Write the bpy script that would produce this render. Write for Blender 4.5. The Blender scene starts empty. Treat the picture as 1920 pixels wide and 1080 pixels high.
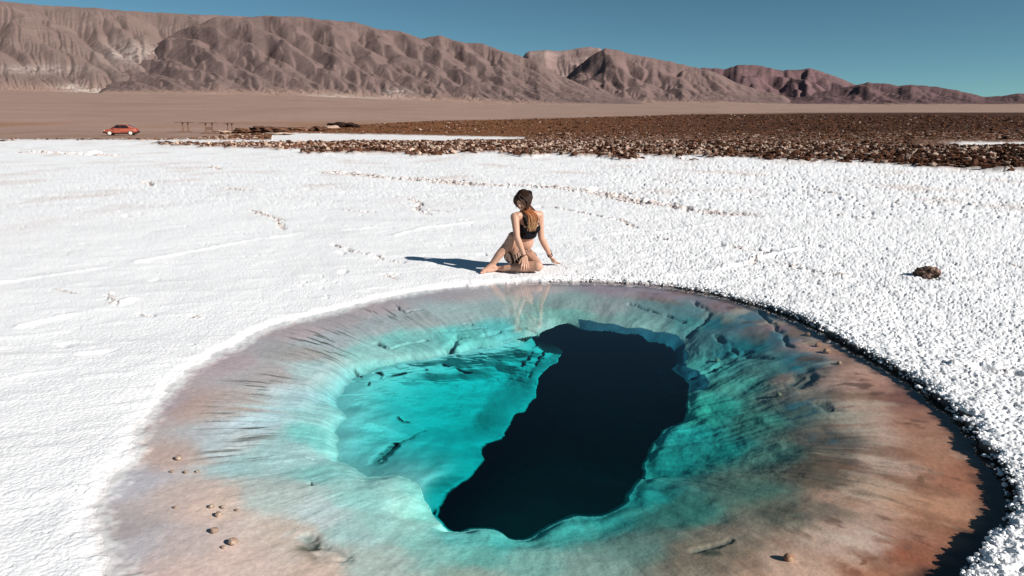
import bpy, bmesh, math, random
import numpy as np
from mathutils import Vector, Matrix

# ------------------------------------------------------------------ camera, light, exposure
scene = bpy.context.scene
COL = scene.collection
F = 1250.0            # focal length in pixels of the 1920 px wide photograph
VH = 235.0            # row of the level horizon
CAMZ = 1.45
PITCH = math.atan((540 - VH) / F)
cam_d = bpy.data.cameras.new('camera')
cam = bpy.data.objects.new('camera', cam_d)
COL.objects.link(cam)
cam.location = (0, 0, CAMZ)
cam.rotation_euler = (math.pi / 2 - PITCH, 0, 0)
cam_d.sensor_width = 36.0
cam_d.lens = 36.0 * F / 1920.0
cam_d.clip_start = 0.05
cam_d.clip_end = 60000
scene.camera = cam

SUN_EL = math.radians(29.0)
SUN_H = np.array([0.86, -0.51]); SUN_H /= np.linalg.norm(SUN_H)
SUN_ROT = math.atan2(SUN_H[0], SUN_H[1])
world = bpy.data.worlds.new('World')
scene.world = world
world.use_nodes = True
wn = world.node_tree
wn.nodes.clear()
w_out = wn.nodes.new('ShaderNodeOutputWorld')
w_bg = wn.nodes.new('ShaderNodeBackground')
w_sky = wn.nodes.new('ShaderNodeTexSky')
w_sky.sky_type = 'NISHITA'
w_sky.sun_disc = False
w_sky.sun_elevation = SUN_EL
w_sky.sun_rotation = SUN_ROT % (2 * math.pi)
w_sky.altitude = 5200
w_sky.air_density = 1.0
w_sky.dust_density = 0.35
w_sky.ozone_density = 1.0
w_mul = wn.nodes.new('ShaderNodeMix'); w_mul.data_type = 'RGBA'; w_mul.blend_type = 'MULTIPLY'
w_mul.inputs[0].default_value = 1.0
w_mul.inputs[7].default_value = (0.60, 0.89, 0.80, 1)
wn.links.new(w_sky.outputs[0], w_mul.inputs[6])
wn.links.new(w_mul.outputs[2], w_bg.inputs[0])
w_bg.inputs[1].default_value = 0.058
wn.links.new(w_bg.outputs[0], w_out.inputs[0])

sun_d = bpy.data.lights.new('sun', 'SUN')
sun_d.energy = 5.0
sun_d.angle = math.radians(0.5)
sun_d.color = (1.0, 0.955, 0.90)
sun = bpy.data.objects.new('sun', sun_d)
COL.objects.link(sun)
to_sun = Vector((SUN_H[0] * math.cos(SUN_EL), SUN_H[1] * math.cos(SUN_EL), math.sin(SUN_EL)))
sun.rotation_euler = to_sun.to_track_quat('Z', 'Y').to_euler()

vs = scene.view_settings
vs.view_transform = 'Standard'
vs.look = 'None'
vs.exposure = 0.52
vs.gamma = 1.0
scene.render.engine = 'CYCLES'
cy = scene.cycles
cy.max_bounces = 8
cy.diffuse_bounces = 2
cy.glossy_bounces = 3
cy.transmission_bounces = 4
cy.transparent_max_bounces = 12
cy.volume_bounces = 0
cy.caustics_reflective = False
cy.caustics_refractive = False
cy.use_denoising = True

# ------------------------------------------------------------------ projection helpers
CP, SP = math.cos(PITCH), math.sin(PITCH)
def unproj(u, v, z=0.0):
    """pixel of the 1920x1080 photograph -> world point at height z"""
    a = (u - 960.0) / F; b = (540.0 - v) / F
    dx, dy, dz = a, CP + b * SP, -SP + b * CP
    t = (z - CAMZ) / dz
    return np.array([dx * t, dy * t])
def proj(x, y, z):
    zz = z - CAMZ
    d = y * CP - zz * SP
    d = np.where(np.abs(d) < 1e-6, 1e-6, d)
    return 960 + F * x / d, 540 - F * (y * SP + zz * CP) / d
def smooth(a, b, x):
    t = np.clip((x - a) / (b - a), 0, 1)
    return t * t * (3 - 2 * t)
def mix(a, b, t):
    return a + (b - a) * t

# ------------------------------------------------------------------ numpy noise
def _hash(ix, iy, seed):
    h = (ix.astype(np.int64) * 374761393 + iy.astype(np.int64) * 668265263 + seed * 1442695041) & 0xFFFFFFFF
    h = ((h ^ (h >> 13)) * 1274126177) & 0xFFFFFFFF
    h = ((h ^ (h >> 16)) * 2246822519) & 0xFFFFFFFF
    return (h ^ (h >> 15)) & 0xFFFFFFFF
def _rnd(ix, iy, seed):
    return _hash(ix, iy, seed) / 4294967295.0
def gnoise(x, y, seed=0):
    x = np.asarray(x, float); y = np.asarray(y, float)
    ix = np.floor(x); iy = np.floor(y); fx = x - ix; fy = y - iy
    ix = ix.astype(np.int64); iy = iy.astype(np.int64)
    def g(i, j, dx, dy):
        a = _rnd(i, j, seed) * 6.2831853
        return np.cos(a) * dx + np.sin(a) * dy
    u = fx * fx * fx * (fx * (fx * 6 - 15) + 10); v = fy * fy * fy * (fy * (fy * 6 - 15) + 10)
    n00 = g(ix, iy, fx, fy); n10 = g(ix + 1, iy, fx - 1, fy)
    n01 = g(ix, iy + 1, fx, fy - 1); n11 = g(ix + 1, iy + 1, fx - 1, fy - 1)
    return (mix(mix(n00, n10, u), mix(n01, n11, u), v)) * 1.5
def fbm(x, y, seed=0, octv=4, gain=0.5, lac=2.03):
    s = 0; a = 1.0; n = 0
    for o in range(octv):
        s = s + a * gnoise(x, y, seed + o * 17); n += a
        x = x * lac + 3.1; y = y * lac + 7.7; a *= gain
    return s / n
def ridged(x, y, seed=0, octv=4, gain=0.5):
    s = 0; a = 1.0; n = 0
    for o in range(octv):
        s = s + a * (1 - np.abs(gnoise(x, y, seed + o * 13)) * 1.9); n += a
        x = x * 2.07 + 5.3; y = y * 2.07 + 1.9; a *= gain
    return s / n
def worley(x, y, seed=0):
    """distance to the nearest and second feature point, and a random value of the nearest cell"""
    ix = np.floor(x).astype(np.int64); iy = np.floor(y).astype(np.int64)
    f1 = np.full(x.shape, 9.0); f2 = np.full(x.shape, 9.0); idv = np.zeros(x.shape)
    for dx in (-1, 0, 1):
        for dy in (-1, 0, 1):
            cx = ix + dx; cyy = iy + dy
            px = cx + _rnd(cx, cyy, seed); py = cyy + _rnd(cx, cyy, seed + 101)
            d = np.hypot(px - x, py - y)
            near = d < f1
            f2 = np.where(near, f1, np.minimum(f2, d))
            idv = np.where(near, _rnd(cx, cyy, seed + 202), idv)
            f1 = np.where(near, d, f1)
    return f1, f2, idv

def resample(P, step):
    P = np.asarray(P, float); out = []
    for i in range(len(P)):
        a = P[i]; b = P[(i + 1) % len(P)]
        n = max(1, int(np.hypot(*(b - a)[:2]) / step))
        for k in range(n):
            out.append(a + (b - a) * k / n)
    return np.array(out)
def resample_open(P, step):
    P = np.asarray(P, float); out = []
    for i in range(len(P) - 1):
        a = P[i]; b = P[i + 1]
        n = max(1, int(np.hypot(*(b - a)[:2]) / step))
        for k in range(n):
            out.append(a + (b - a) * k / n)
    out.append(P[-1])
    return np.array(out)
def smooth_closed(P, it=2):
    P = np.asarray(P, float)
    for _ in range(it):     # Chaikin
        Q = np.empty((len(P) * 2, P.shape[1])); N = np.roll(P, -1, 0)
        Q[0::2] = P * .75 + N * .25; Q[1::2] = P * .25 + N * .75
        P = Q
    return P
def inside(poly, x, y):
    c = np.zeros(x.shape, bool)
    n = len(poly); j = n - 1
    for i in range(n):
        xi, yi = poly[i][0], poly[i][1]; xj, yj = poly[j][0], poly[j][1]
        if yi != yj:
            c ^= ((yi > y) != (yj > y)) & (x < (xj - xi) * (y - yi) / (yj - yi) + xi)
        j = i
    return c
def seg_dist(pts, x, y, closed=True):
    """distance to a polyline, nearest point, nearest vertex index"""
    best = np.full(x.shape, 1e9); bi = np.zeros(x.shape, int)
    bx = np.zeros(x.shape); by = np.zeros(x.shape)
    n = len(pts)
    for i in range(n if closed else n - 1):
        ax, ay = pts[i][0], pts[i][1]; cx, cyy = pts[(i + 1) % n][0], pts[(i + 1) % n][1]
        vx, vy = cx - ax, cyy - ay
        L = vx * vx + vy * vy + 1e-12
        t = np.clip(((x - ax) * vx + (y - ay) * vy) / L, 0, 1)
        qx = ax + vx * t; qy = ay + vy * t
        d = (x - qx) ** 2 + (y - qy) ** 2
        m = d < best
        best = np.where(m, d, best); bi = np.where(m, i, bi)
        bx = np.where(m, qx, bx); by = np.where(m, qy, by)
    return np.sqrt(best), bi, bx, by
def idw(pts, vals, x, y, p=3.0):
    """inverse distance weighting of per-point values (n, k)"""
    vals = np.asarray(vals, float)
    if vals.ndim == 1: vals = vals[:, None]
    W = np.zeros(x.shape); S = np.zeros(x.shape + (vals.shape[1],))
    for q, v in zip(pts, vals):
        w = 1.0 / (((x - q[0]) ** 2 + (y - q[1]) ** 2) ** (p / 2) + 1e-7)
        W += w; S += w[..., None] * v
    S /= W[..., None]
    return S[..., 0] if S.shape[-1] == 1 else S

# ------------------------------------------------------------------ mesh and object helpers
def mesh_np(name, verts, faces, mat=None, colors=None, smooth_f=True):
    me = bpy.data.meshes.new(name)
    verts = np.ascontiguousarray(verts, dtype=np.float32); faces = np.ascontiguousarray(faces, dtype=np.int32)
    me.vertices.add(len(verts)); me.vertices.foreach_set('co', verts.ravel())
    k = faces.shape[1]
    me.loops.add(faces.size); me.loops.foreach_set('vertex_index', faces.ravel())
    me.polygons.add(len(faces))
    me.polygons.foreach_set('loop_start', np.arange(0, faces.size, k, dtype=np.int32))
    me.polygons.foreach_set('loop_total', np.full(len(faces), k, dtype=np.int32))
    me.polygons.foreach_set('use_smooth', np.full(len(faces), smooth_f))
    me.update(calc_edges=True)
    if colors is not None:
        ca = me.color_attributes.new('tint', 'FLOAT_COLOR', 'POINT')
        c4 = np.ones((len(verts), 4), np.float32); c4[:, :3] = colors
        ca.data.foreach_set('color', c4.ravel())
    if mat: me.materials.append(mat)
    return me
def link(name, me, parent=None, **tags):
    o = bpy.data.objects.new(name, me)
    COL.objects.link(o)
    if parent is not None: o.parent = parent
    for k, v in tags.items(): o[k] = v
    return o
def grid_faces(nr, nc, keep=None):
    i = np.arange(nr - 1)[:, None] * nc + np.arange(nc - 1)[None, :]
    f = np.stack([i, i + 1, i + nc + 1, i + nc], -1).reshape(-1, 4)
    if keep is not None: f = f[keep.reshape(-1)]
    return f
def compact(verts, faces, *attrs):
    used = np.zeros(len(verts), bool); used[faces.ravel()] = True
    m = np.cumsum(used) - 1
    return (verts[used], m[faces]) + tuple(a[used] for a in attrs)

# ------------------------------------------------------------------ materials
def new_mat(name):
    m = bpy.data.materials.new(name); m.use_nodes = True
    nt = m.node_tree; b = nt.nodes['Principled BSDF']
    return m, nt, b
def N(nt, t, **kw):
    n = nt.nodes.new(t)
    for k, v in kw.items(): setattr(n, k, v)
    return n
def tint_mat(name, rough=0.9, spec=0.2, var=0.12, scale=30.0, bump=0.0, bscale=80.0, bdist=0.01, detail=6.0):
    """albedo from the surface's own 'tint' layer, broken up by noise"""
    m, nt, b = new_mat(name)
    at = N(nt, 'ShaderNodeAttribute'); at.attribute_name = 'tint'
    ge = N(nt, 'ShaderNodeNewGeometry')
    nz = N(nt, 'ShaderNodeTexNoise'); nz.inputs['Scale'].default_value = scale; nz.inputs['Detail'].default_value = detail
    nz.inputs['Roughness'].default_value = 0.65
    nt.links.new(ge.outputs['Position'], nz.inputs['Vector'])
    mr = N(nt, 'ShaderNodeMapRange'); mr.inputs[1].default_value = 0.3; mr.inputs[2].default_value = 0.7
    mr.inputs[3].default_value = 1 - var; mr.inputs[4].default_value = 1 + var
    nt.links.new(nz.outputs[0], mr.inputs[0])
    mu = N(nt, 'ShaderNodeVectorMath', operation='SCALE')
    nt.links.new(at.outputs['Color'], mu.inputs[0]); nt.links.new(mr.outputs[0], mu.inputs['Scale'])
    nt.links.new(mu.outputs[0], b.inputs['Base Color'])
    b.inputs['Roughness'].default_value = rough
    b.inputs['Specular IOR Level'].default_value = spec
    if bump > 0:
        n2 = N(nt, 'ShaderNodeTexNoise'); n2.inputs['Scale'].default_value = bscale; n2.inputs['Detail'].default_value = 5
        nt.links.new(ge.outputs['Position'], n2.inputs['Vector'])
        bp = N(nt, 'ShaderNodeBump'); bp.inputs['Strength'].default_value = bump; bp.inputs['Distance'].default_value = bdist
        nt.links.new(n2.outputs[0], bp.inputs['Height']); nt.links.new(bp.outputs[0], b.inputs['Normal'])
    return m
def flat_mat(name, col, rough=0.6, spec=0.3, metal=0.0, var=0.1, scale=40.0):
    m, nt, b = new_mat(name)
    tc = N(nt, 'ShaderNodeTexCoord')
    nz = N(nt, 'ShaderNodeTexNoise'); nz.inputs['Scale'].default_value = scale; nz.inputs['Detail'].default_value = 4
    nt.links.new(tc.outputs['Object'], nz.inputs['Vector'])
    mx = N(nt, 'ShaderNodeMix', data_type='RGBA')
    mx.inputs[6].default_value = tuple(c * (1 - var) for c in col) + (1,)
    mx.inputs[7].default_value = tuple(min(1, c * (1 + var)) for c in col) + (1,)
    nt.links.new(nz.outputs[0], mx.inputs[0]); nt.links.new(mx.outputs[2], b.inputs['Base Color'])
    b.inputs['Roughness'].default_value = rough; b.inputs['Specular IOR Level'].default_value = spec
    b.inputs['Metallic'].default_value = metal
    return m

# ------------------------------------------------------------------ the pool's outlines (u, v, ...) in photo pixels
# shoreline: u, v, height of the crust edge above the water
SHORE = [(1040,523,0.032),(960,526,0.025),(870,532,0.020),(780,543,0.015),(700,560,0.012),(640,577,0.012),(560,595,0.012),(495,612,0.012),
 (450,640,0.010),(400,665,0.010),(350,692,0.010),(310,730,0.012),(290,760,0.012),(265,790,0.012),(250,820,0.012),(248,850,0.012),
 (215,890,0.012),(182,930,0.012),(176,980,0.012),(195,1030,0.012),(222,1085,0.012),(290,1150,0.012),(420,1205,0.015),(620,1250,0.020),(900,1275,0.030),
 (1200,1262,0.035),(1450,1215,0.041),(1630,1160,0.045),(1770,1090,0.048),(1825,1040,0.050),(1868,985,0.051),(1900,935,0.051),(1885,885,0.051),(1856,838,0.050),
 (1815,788,0.049),(1768,745,0.048),(1705,700,0.046),(1640,663,0.044),(1560,620,0.041),(1500,590,0.040),(1450,573,0.039),(1400,560,0.037),
 (1330,542,0.035),(1240,529,0.032),(1140,523,0.032)]
# lip of the deep shaft: u, v, depth of the lip, undercut
LIP = [(640,770,0.13,0),(645,720,0.13,0),(690,690,0.13,0),(760,672,0.10,0),(850,655,0.10,0),(920,640,0.10,.05),(985,630,0.10,.15),(1035,606,0.10,.35),(1060,600,0.10,.45),
 (1110,614,0.10,.5),(1170,618,0.10,.5),(1225,630,0.14,.5),(1262,650,0.20,.45),(1272,672,0.20,.35),(1262,688,0.20,.3),(1288,712,0.20,.3),(1294,750,0.20,.25),
 (1282,782,0.27,.2),(1245,800,0.27,.2),(1212,830,0.27,.2),(1203,862,0.27,.2),(1212,885,0.27,.15),(1178,915,0.17,.15),(1168,938,0.17,.1),(1100,952,0.17,.1),
 (1060,972,0.17,.1),(1000,996,0.17,.1),(952,1000,0.17,.1),(925,985,0.17,.1),(872,982,0.17,.05),(852,998,0.17,.05),(822,978,0.13,0),(812,935,0.13,0),
 (800,908,0.13,0),(762,890,0.13,0),(700,884,0.13,0),(655,862,0.13,0),(632,820,0.13,0)]
# where the shaft's shade line crosses its sloping west wall
SHADE = [(985,632),(1020,648),(1048,668),(1040,700),(1004,735),(975,765),(955,788),(948,812),(925,830),(908,848),(903,875),(893,895),(872,915),(848,932),(826,955),(821,977)]

shore_w = []
for u, v, h in SHORE:
    p = unproj(u, v, h); shore_w.append((p[0], p[1], h))
shore_w = smooth_closed(shore_w, 1)
shore_s = resample(shore_w, 0.12)
lip_w = []
for u, v, d, k in LIP:
    p = unproj(u, v, -d); lip_w.append((p[0], p[1], d, k))
lip_w = smooth_closed(lip_w, 1)
lip_s = resample(lip_w, 0.06)
lip_c = lip_w[:, :2].mean(0)

def cast_dist(p):
    """horizontal distance from p towards the sun to the lip"""
    best = 0.0; n = len(lip_w)
    dx, dy = SUN_H
    for i in range(n):
        a = lip_w[i]; b = lip_w[(i + 1) % n]
        ex, ey = b[0] - a[0], b[1] - a[1]
        det = dx * (-ey) + ex * dy
        if abs(det) < 1e-9: continue
        rx, ry = a[0] - p[0], a[1] - p[1]
        t = (rx * (-ey) + ex * ry) / det
        s = (dx * ry - dy * rx) / det
        if 0 <= s <= 1 and t > best: best = t; zl = a[2]
    return best, (zl if best > 0 else .36)
shade_w = []
for u, v in SHADE:
    z = -.6
    for _ in range(40):
        p = unproj(u, v, z)
        D, zl = cast_dist(p)
        z = z * .6 + .4 * (-(zl - .01) - D * math.tan(SUN_EL))
    p = unproj(u, v, z)
    shade_w.append((p[0], p[1], -z))
shade_w = np.array(shade_w)
print('shade depths', [round(float(a), 2) for a in shade_w[:, 2]])
# the same line in plan at lip level: the walls run on below and behind the lip from here
shade_q = np.array([tuple(unproj(u, v, -.19)) + (.14 + .66 * max(d_[2] - .14, 0),) for (u, v), d_ in zip(SHADE, shade_w)])
shade_s = resample_open(shade_q, 0.05)

# ------------------------------------------------------------------ ground sheet
def plain_slope(x, y):
    """rise of the desert plain beyond the salt, by bearing"""
    th = x / np.maximum(y, 1e-3)
    th = np.where(y > 0, th, np.sign(x) * 2)
    return np.interp(th, [-2, -0.8, -.3, -.12, 0.0, .3, .5, .8, 2], [.042, .041, .042, .036, .031, .031, .026, .024, .022])
def plain_z(x, y):
    r = np.hypot(x, y)
    a = plain_slope(x, y)
    q = np.maximum(r - 105, 0)
    z = a * q * q / (q + 25)
    return z
# angular columns: fine in view, coarse behind
fine = np.radians(np.linspace(-47, 47, 1500))
fine = np.arctan(np.linspace(math.tan(math.radians(-44)), math.tan(math.radians(44)), 1560))
coarse = np.radians(np.linspace(44, 316, 60))[1:-1]
ang = np.concatenate([fine, coarse, [fine[0] + 2 * math.pi]])
vv = np.concatenate([np.arange(1330, 1010, -1.35), np.arange(1010, 560, -.85), np.arange(560, 262, -1.35)])
rr = [float(unproj(960, v, 0)[1]) for v in vv]
rr = [0.05, .4, .8] + rr
last = rr[-1]
rr += list(np.exp(np.linspace(math.log(last), math.log(7500), 230))[1:])
rr += [12000, 25000, 50000]
rr = np.array(rr)
TH, RR = np.meshgrid(ang, rr)
X = RR * np.sin(TH); Y = RR * np.cos(TH)
nr, nc = X.shape
print('ground verts', nr * nc)
Z = plain_z(X, Y)
U, V = proj(X, Y, Z)
V = np.where(Y > 0.2, V, 2000.0); U = np.where(Y > .2, U, 960.0)
Rr = np.hypot(X, Y)

# --- zones -----------------------------------------------------------------
# lower edge of the brown clod field, white streaks inside it
uu = [-600, 250, 300, 420, 560, 700, 900, 1100, 1300, 1500, 1700, 1920, 2600]
edge_low = np.interp(U, uu, [262, 262, 272, 275, 283, 288, 291, 293, 296, 304, 311, 321, 350])
wob = 5.0 * fbm(X * .35, Y * .12, 5, 4) * np.clip((V - 235) / 60, .15, 1) * 2.4
edge_low = edge_low + wob
salt_zone = smooth(-1.0, 1.2, V - edge_low)            # 1 = salt flat in front
# the plain left of u ~ 660 is sandy down to the salt
left_sand = 1 - smooth(300, 640, U + 60 * fbm(X * .1, Y * .03, 9, 3))
# white strips
strip_a = ((U > 510) & (U < 985)).astype(float) * smooth(-1.5, .6, V - np.interp(U, [480, 560, 800, 985], [252, 251, 255, 259.5]) - wob * .2) * \
          (1 - smooth(-.6, 1.5, V - np.interp(U, [480, 560, 800, 985], [264, 266, 264.5, 261.5]) - wob * .3))
strip_a0 = smooth(100, 330, U) * (1 - smooth(560, 640, U)) * smooth(-1, 1, V - 263.5) * (1 - smooth(-1, 1.0, V - np.interp(U, [200, 420, 640], [268, 269, 266])))
strip_b = smooth(1760, 1830, U) * smooth(-1.2, .4, V - 268.5 - wob * .3) * (1 - smooth(-.5, 1.2, V - 273.5 - wob * .3))
strip = np.clip(strip_a + strip_a0 + strip_b, 0, 1)
# brown field: above edge_low, right of the sand
top_f = np.interp(U, [350, 600, 800, 1100, 1300, 1500, 2600], [262, 240, 228, 221, 214, 211.5, 210])
clod = (1 - salt_zone) * smooth(-2.5, 2.5, V - top_f + 1.5 * fbm(X * .01, Y * .004, 3, 3)) * (1 - strip)
clod_near = clod * smooth(-6, 6, V - np.interp(U, [300, 1000, 1500, 1920], [262, 262, 252, 246]))
salt = np.clip(salt_zone + strip, 0, 1)

# --- salt surface ------------------------------------------------------------
rough_r = np.clip(smooth(-1.6, 1.6, X - .12 * Y + .6 * fbm(X * .5, Y * .5, 31, 3)), 0, 1)        # rough to the right
rough_r = np.maximum(rough_r, .10 + .25 * smooth(7, 16, Rr))
fade = 1 - .75 * smooth(14, 60, Rr)
near = (Rr < 16)
h_salt = np.zeros_like(X)
def nod(cell, seed, xs, ys):
    f1, f2, iv = worley(xs / cell + .22 * gnoise(xs / cell * 1.7, ys / cell * 1.7, seed + 5), ys / cell + .22 * gnoise(xs / cell * 1.7 + 9, ys / cell * 1.7, seed + 6), seed)
    return np.sqrt(np.clip(1 - (f1 / .85) ** 2, 0, 1)) * (.35 + .65 * iv) + .25 * np.clip(f2 - f1, 0, .5)
xn, yn = X[near], Y[near]
def pits(cell, seed, xs, ys, share):
    f1, f2, iv = worley(xs / cell + .3 * gnoise(xs / cell * 1.9, ys / cell * 1.9, seed + 5), ys / cell + .3 * gnoise(xs / cell * 1.9 + 9, ys / cell * 1.9, seed + 6), seed)
    return smooth(.42, .12, f1) * (iv < share) * (.4 + .6 * iv / share)
hn = .0028 * nod(.024, 1, xn, yn) + .006 * fbm(xn * 30, yn * 30, 2, 4) + .012 * fbm(xn * 6, yn * 6, 3, 4) - .010 * pits(.027, 12, xn, yn, .42) - .010 * pits(.050, 13, xn, yn, .18)
h_salt[near] = hn
far_m = (Rr >= 9) & (Rr < 130)
xf, yf, rf = X[far_m], Y[far_m], Rr[far_m]
cellf = .16 * 1.0
hf = .008 * nod(.06, 4, xf, yf) + .012 * fbm(xf * 7, yf * 7, 6, 4) + .018 * fbm(xf * 2.5, yf * 2.5, 7, 4) - .024 * pits(.085, 14, xf, yf, .4) - .030 * pits(.20, 15, xf, yf, .18)
wb = smooth(9, 15, rf)
h_salt[far_m] = h_salt[far_m] * (1 - wb) + hf * wb
big = .012 * fbm(X * 1.3, Y * 1.3, 40, 4) + .03 * fbm(X * .22, Y * .22, 41, 3) * smooth(4, 12, Rr)
# faint wind-laid ridges on the smooth side
rid = .010 * np.clip(ridged(X * .8 + .3 * Y, Y * 2.2 - .5 * X, 50, 3) - .55, 0, 1) * (1 - rough_r)
sp_m = Rr < 22
h_sp = np.zeros_like(X); h_sp[sp_m] = -.020 * pits(.07, 16, X[sp_m], Y[sp_m], .12) * smooth(.18, .45, fbm(X[sp_m] * .9, Y[sp_m] * 1.6, 19, 4)) - .03 * pits(.25, 17, X[sp_m], Y[sp_m], .05) * smooth(-.1, .3, fbm(X[sp_m] * .7, Y[sp_m] * .7, 18, 3))
z_salt = h_sp + (h_salt * rough_r * 1.2 + .12 * h_salt) * fade + big + rid * 1.6
# --- pressure ridges / cracks
def poly_world(pts):
    return np.array([unproj(u, v, 0.02) for u, v in pts])
CRACKS = [
 ([(618,322),(700,330),(800,337),(900,345),(980,346),(1050,350),(1130,362),(1200,378),(1260,385),(1320,396),(1400,402)], .26, .050),
 ([(1040,388),(1090,398),(1130,405),(1165,412),(1188,424)], .045, .035),
 ([(1225,444),(1290,452)], .04, .025), ([(1345,458),(1390,464),(1440,466)], .05, .035),
 ([(1445,468),(1420,480),(1405,494)], .04, .03), ([(1465,492),(1510,504),(1585,518)], .05, .035),
 ([(625,457),(655,468),(690,476),(720,484),(755,492)], .035, .02), ([(770,372),(790,382),(780,392),(800,402)], .05, .03),
 ([(800,394),(850,398)], .04, .02), ([(470,392),(500,402),(530,412)], .045, .025), ([(518,410),(535,428)], .04, .025),
 ([(106,540),(140,548)], .02, .012), ([(205,552),(215,570)], .03, .02), ([(255,588),(280,592)], .025, .018), ([(360,590),(375,594)], .025, .015),
 ([(720,515),(740,522)], .02, .012), ([(1840,698),(1915,708)], .05, .035), ([(1790,694),(1815,698)], .03, .02),
 ([(420,352),(480,358)], .05, .02), ([(640,392),(700,398)], .04, .02), ([(1500,350),(1620,372),(1700,380)], .06, .025),
 ([(1560,400),(1640,410)], .05, .03), ([(1880,490),(1920,500)], .04, .03), ([(60,285),(220,292)], .3, .02), ([(395,312),(410,316)], .12, .05), ([(275,340),(283,346)], .1, .05)]
for pts in ([(0,528),(150,507),(300,482),(400,463),(480,447),(560,436),(700,424)], [(40,610),(130,590),(210,572),(240,560)], [(1240,520),(1330,508),(1430,480),(1500,462)], [(1120,440),(1240,432),(1330,420)], [(740,440),(800,425),(880,416)]):
    P = poly_world(pts); lo = P.min(0) - .5; hi = P.max(0) + .5
    m = (X > lo[0]) & (X < hi[0]) & (Y > lo[1]) & (Y < hi[1]); x, y = X[m], Y[m]
    d = seg_dist(P, x + .06 * fbm(x * 3, y * 3, 63, 3), y + .06 * fbm(x * 3, y * 3, 64, 3), closed=False)[0]
    z_salt[m] += .020 * np.exp(-(d / .045) ** 2) * smooth(-.4, .1, fbm(x * 2, y * 2, 65, 2))
crack_amt = np.zeros_like(X)

for pts, wdt, amp in CRACKS:
    P = poly_world(pts)
    lo = P.min(0) - 1.0; hi = P.max(0) + 1.0
    m = (X > lo[0]) & (X < hi[0]) & (Y > lo[1]) & (Y < hi[1])
    if not m.any(): continue
    x, y = X[m], Y[m]
    d, _, _, _ = seg_dist(P, x + wdt * 1.3 * fbm(x * 2.5, y * 2.5, 61, 3), y + wdt * 1.6 * fbm(x * 2.5, y * 2.5, 62, 3), closed=False)
    w_ = np.exp(-(d / wdt) ** 2)
    lump = np.clip(nod(max(.05, wdt * .8), 70, x, y) - .28, 0, 1) * (1.2 + gnoise(x * 3, y * 3, 72))
    z_salt[m] += amp * w_ * lump * 1.1 - (amp * .9 if wdt > .2 else amp * 1.5) * w_ * smooth(-.05, .2, fbm(x * 7, y * 11, 73, 3) + .08) - amp * .25 * w_
    crack_amt[m] = np.maximum(crack_amt[m], w_)

# --- clod field -----------------------------------------------------------
cm = clod > .01
xc, yc, rc_ = X[cm], Y[cm], Rr[cm]
f1, f2, iv = worley(xc / .42 + .3 * gnoise(xc * 3, yc * 3, 3), yc / .42, 81)
g1, g2, jv = worley(xc / 1.3, yc / 1.3, 83)
lumpy = (np.clip(1 - f1 / .75, 0, 1) ** .6 * (.3 + .7 * iv) * .11 + np.clip(1 - g1 / .8, 0, 1) * jv * .14) * (1 - .5 * smooth(60, 300, rc_)) + .05 * fbm(xc * .2, yc * .2, 85, 3)
z_cl = np.zeros_like(X); z_cl[cm] = lumpy * (1 + .8 * smooth(40, 300, rc_)) + .05
Z = Z + z_salt * salt * smooth(180, 60, Rr) * (1 - clod) + z_cl * clod
Z += 2.0 * fbm(X / 160, Y / 160, 90, 4) * smooth(250, 900, Rr) + .15 * fbm(X / 8, Y / 8, 92, 3) * smooth(60, 130, Rr) * (1 - clod)
Z = np.where(salt > .5, Z + .012, Z)

cxs, cys = shore_w[:, 0].mean(), shore_w[:, 1].mean()
# smooth (harmonic) fields between the traced outlines, relaxed on a fine grid
gx0, gy0, gd = -3.7, .8, .025
gnx, gny = int(8.0 / gd), int(6.9 / gd)
GX, GY = np.meshgrid(gx0 + np.arange(gnx) * gd, gy0 + np.arange(gny) * gd)
def relax(A, free, it):
    for _ in range(it):
        B = A.copy()
        B[1:-1, 1:-1] = (A[:-2, 1:-1] + A[2:, 1:-1] + A[1:-1, :-2] + A[1:-1, 2:]) * .25
        A = np.where(free, B, A)
    return A
def sample(A, x, y):
    u = np.clip((x - gx0) / gd, 0, gnx - 2.001); v = np.clip((y - gy0) / gd, 0, gny - 2.001)
    i = u.astype(int); j = v.astype(int); fx = u - i; fy = v - j
    return (A[j, i] * (1 - fx) + A[j, i + 1] * fx) * (1 - fy) + (A[j + 1, i] * (1 - fx) + A[j + 1, i + 1] * fx) * fy
g_in = inside(shore_w, GX, GY); g_il = inside(lip_w, GX, GY)
g_ds = seg_dist(shore_w, GX, GY)[0]; g_dl = seg_dist(lip_w, GX, GY)[0]
g_t = np.where(g_il, 1.0, np.where(g_in, g_ds / (g_ds + g_dl + 1e-6), 0.0))
g_t = relax(g_t, g_in & ~g_il, 900)
lw = lip_w[:, :2]
i0 = int(np.argmin(np.hypot(*(lw - shade_q[-1, :2]).T))); i1 = int(np.argmin(np.hypot(*(lw - shade_q[0, :2]).T)))
path = []
k = i0
while True:
    path.append(lw[k])
    if k == i1: break
    k = (k + 1) % len(lw)
west = np.array(path)
Gp = np.concatenate([west, shade_q[:, :2]])
edge_v = np.concatenate([lip_s[::2, :3], shade_s[:, :3]])
g_g = inside(Gp, GX, GY)
g_w = idw(edge_v[:, :2], edge_v[:, 2], GX, GY, 5)
g_w = relax(g_w, g_g, 900)

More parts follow.
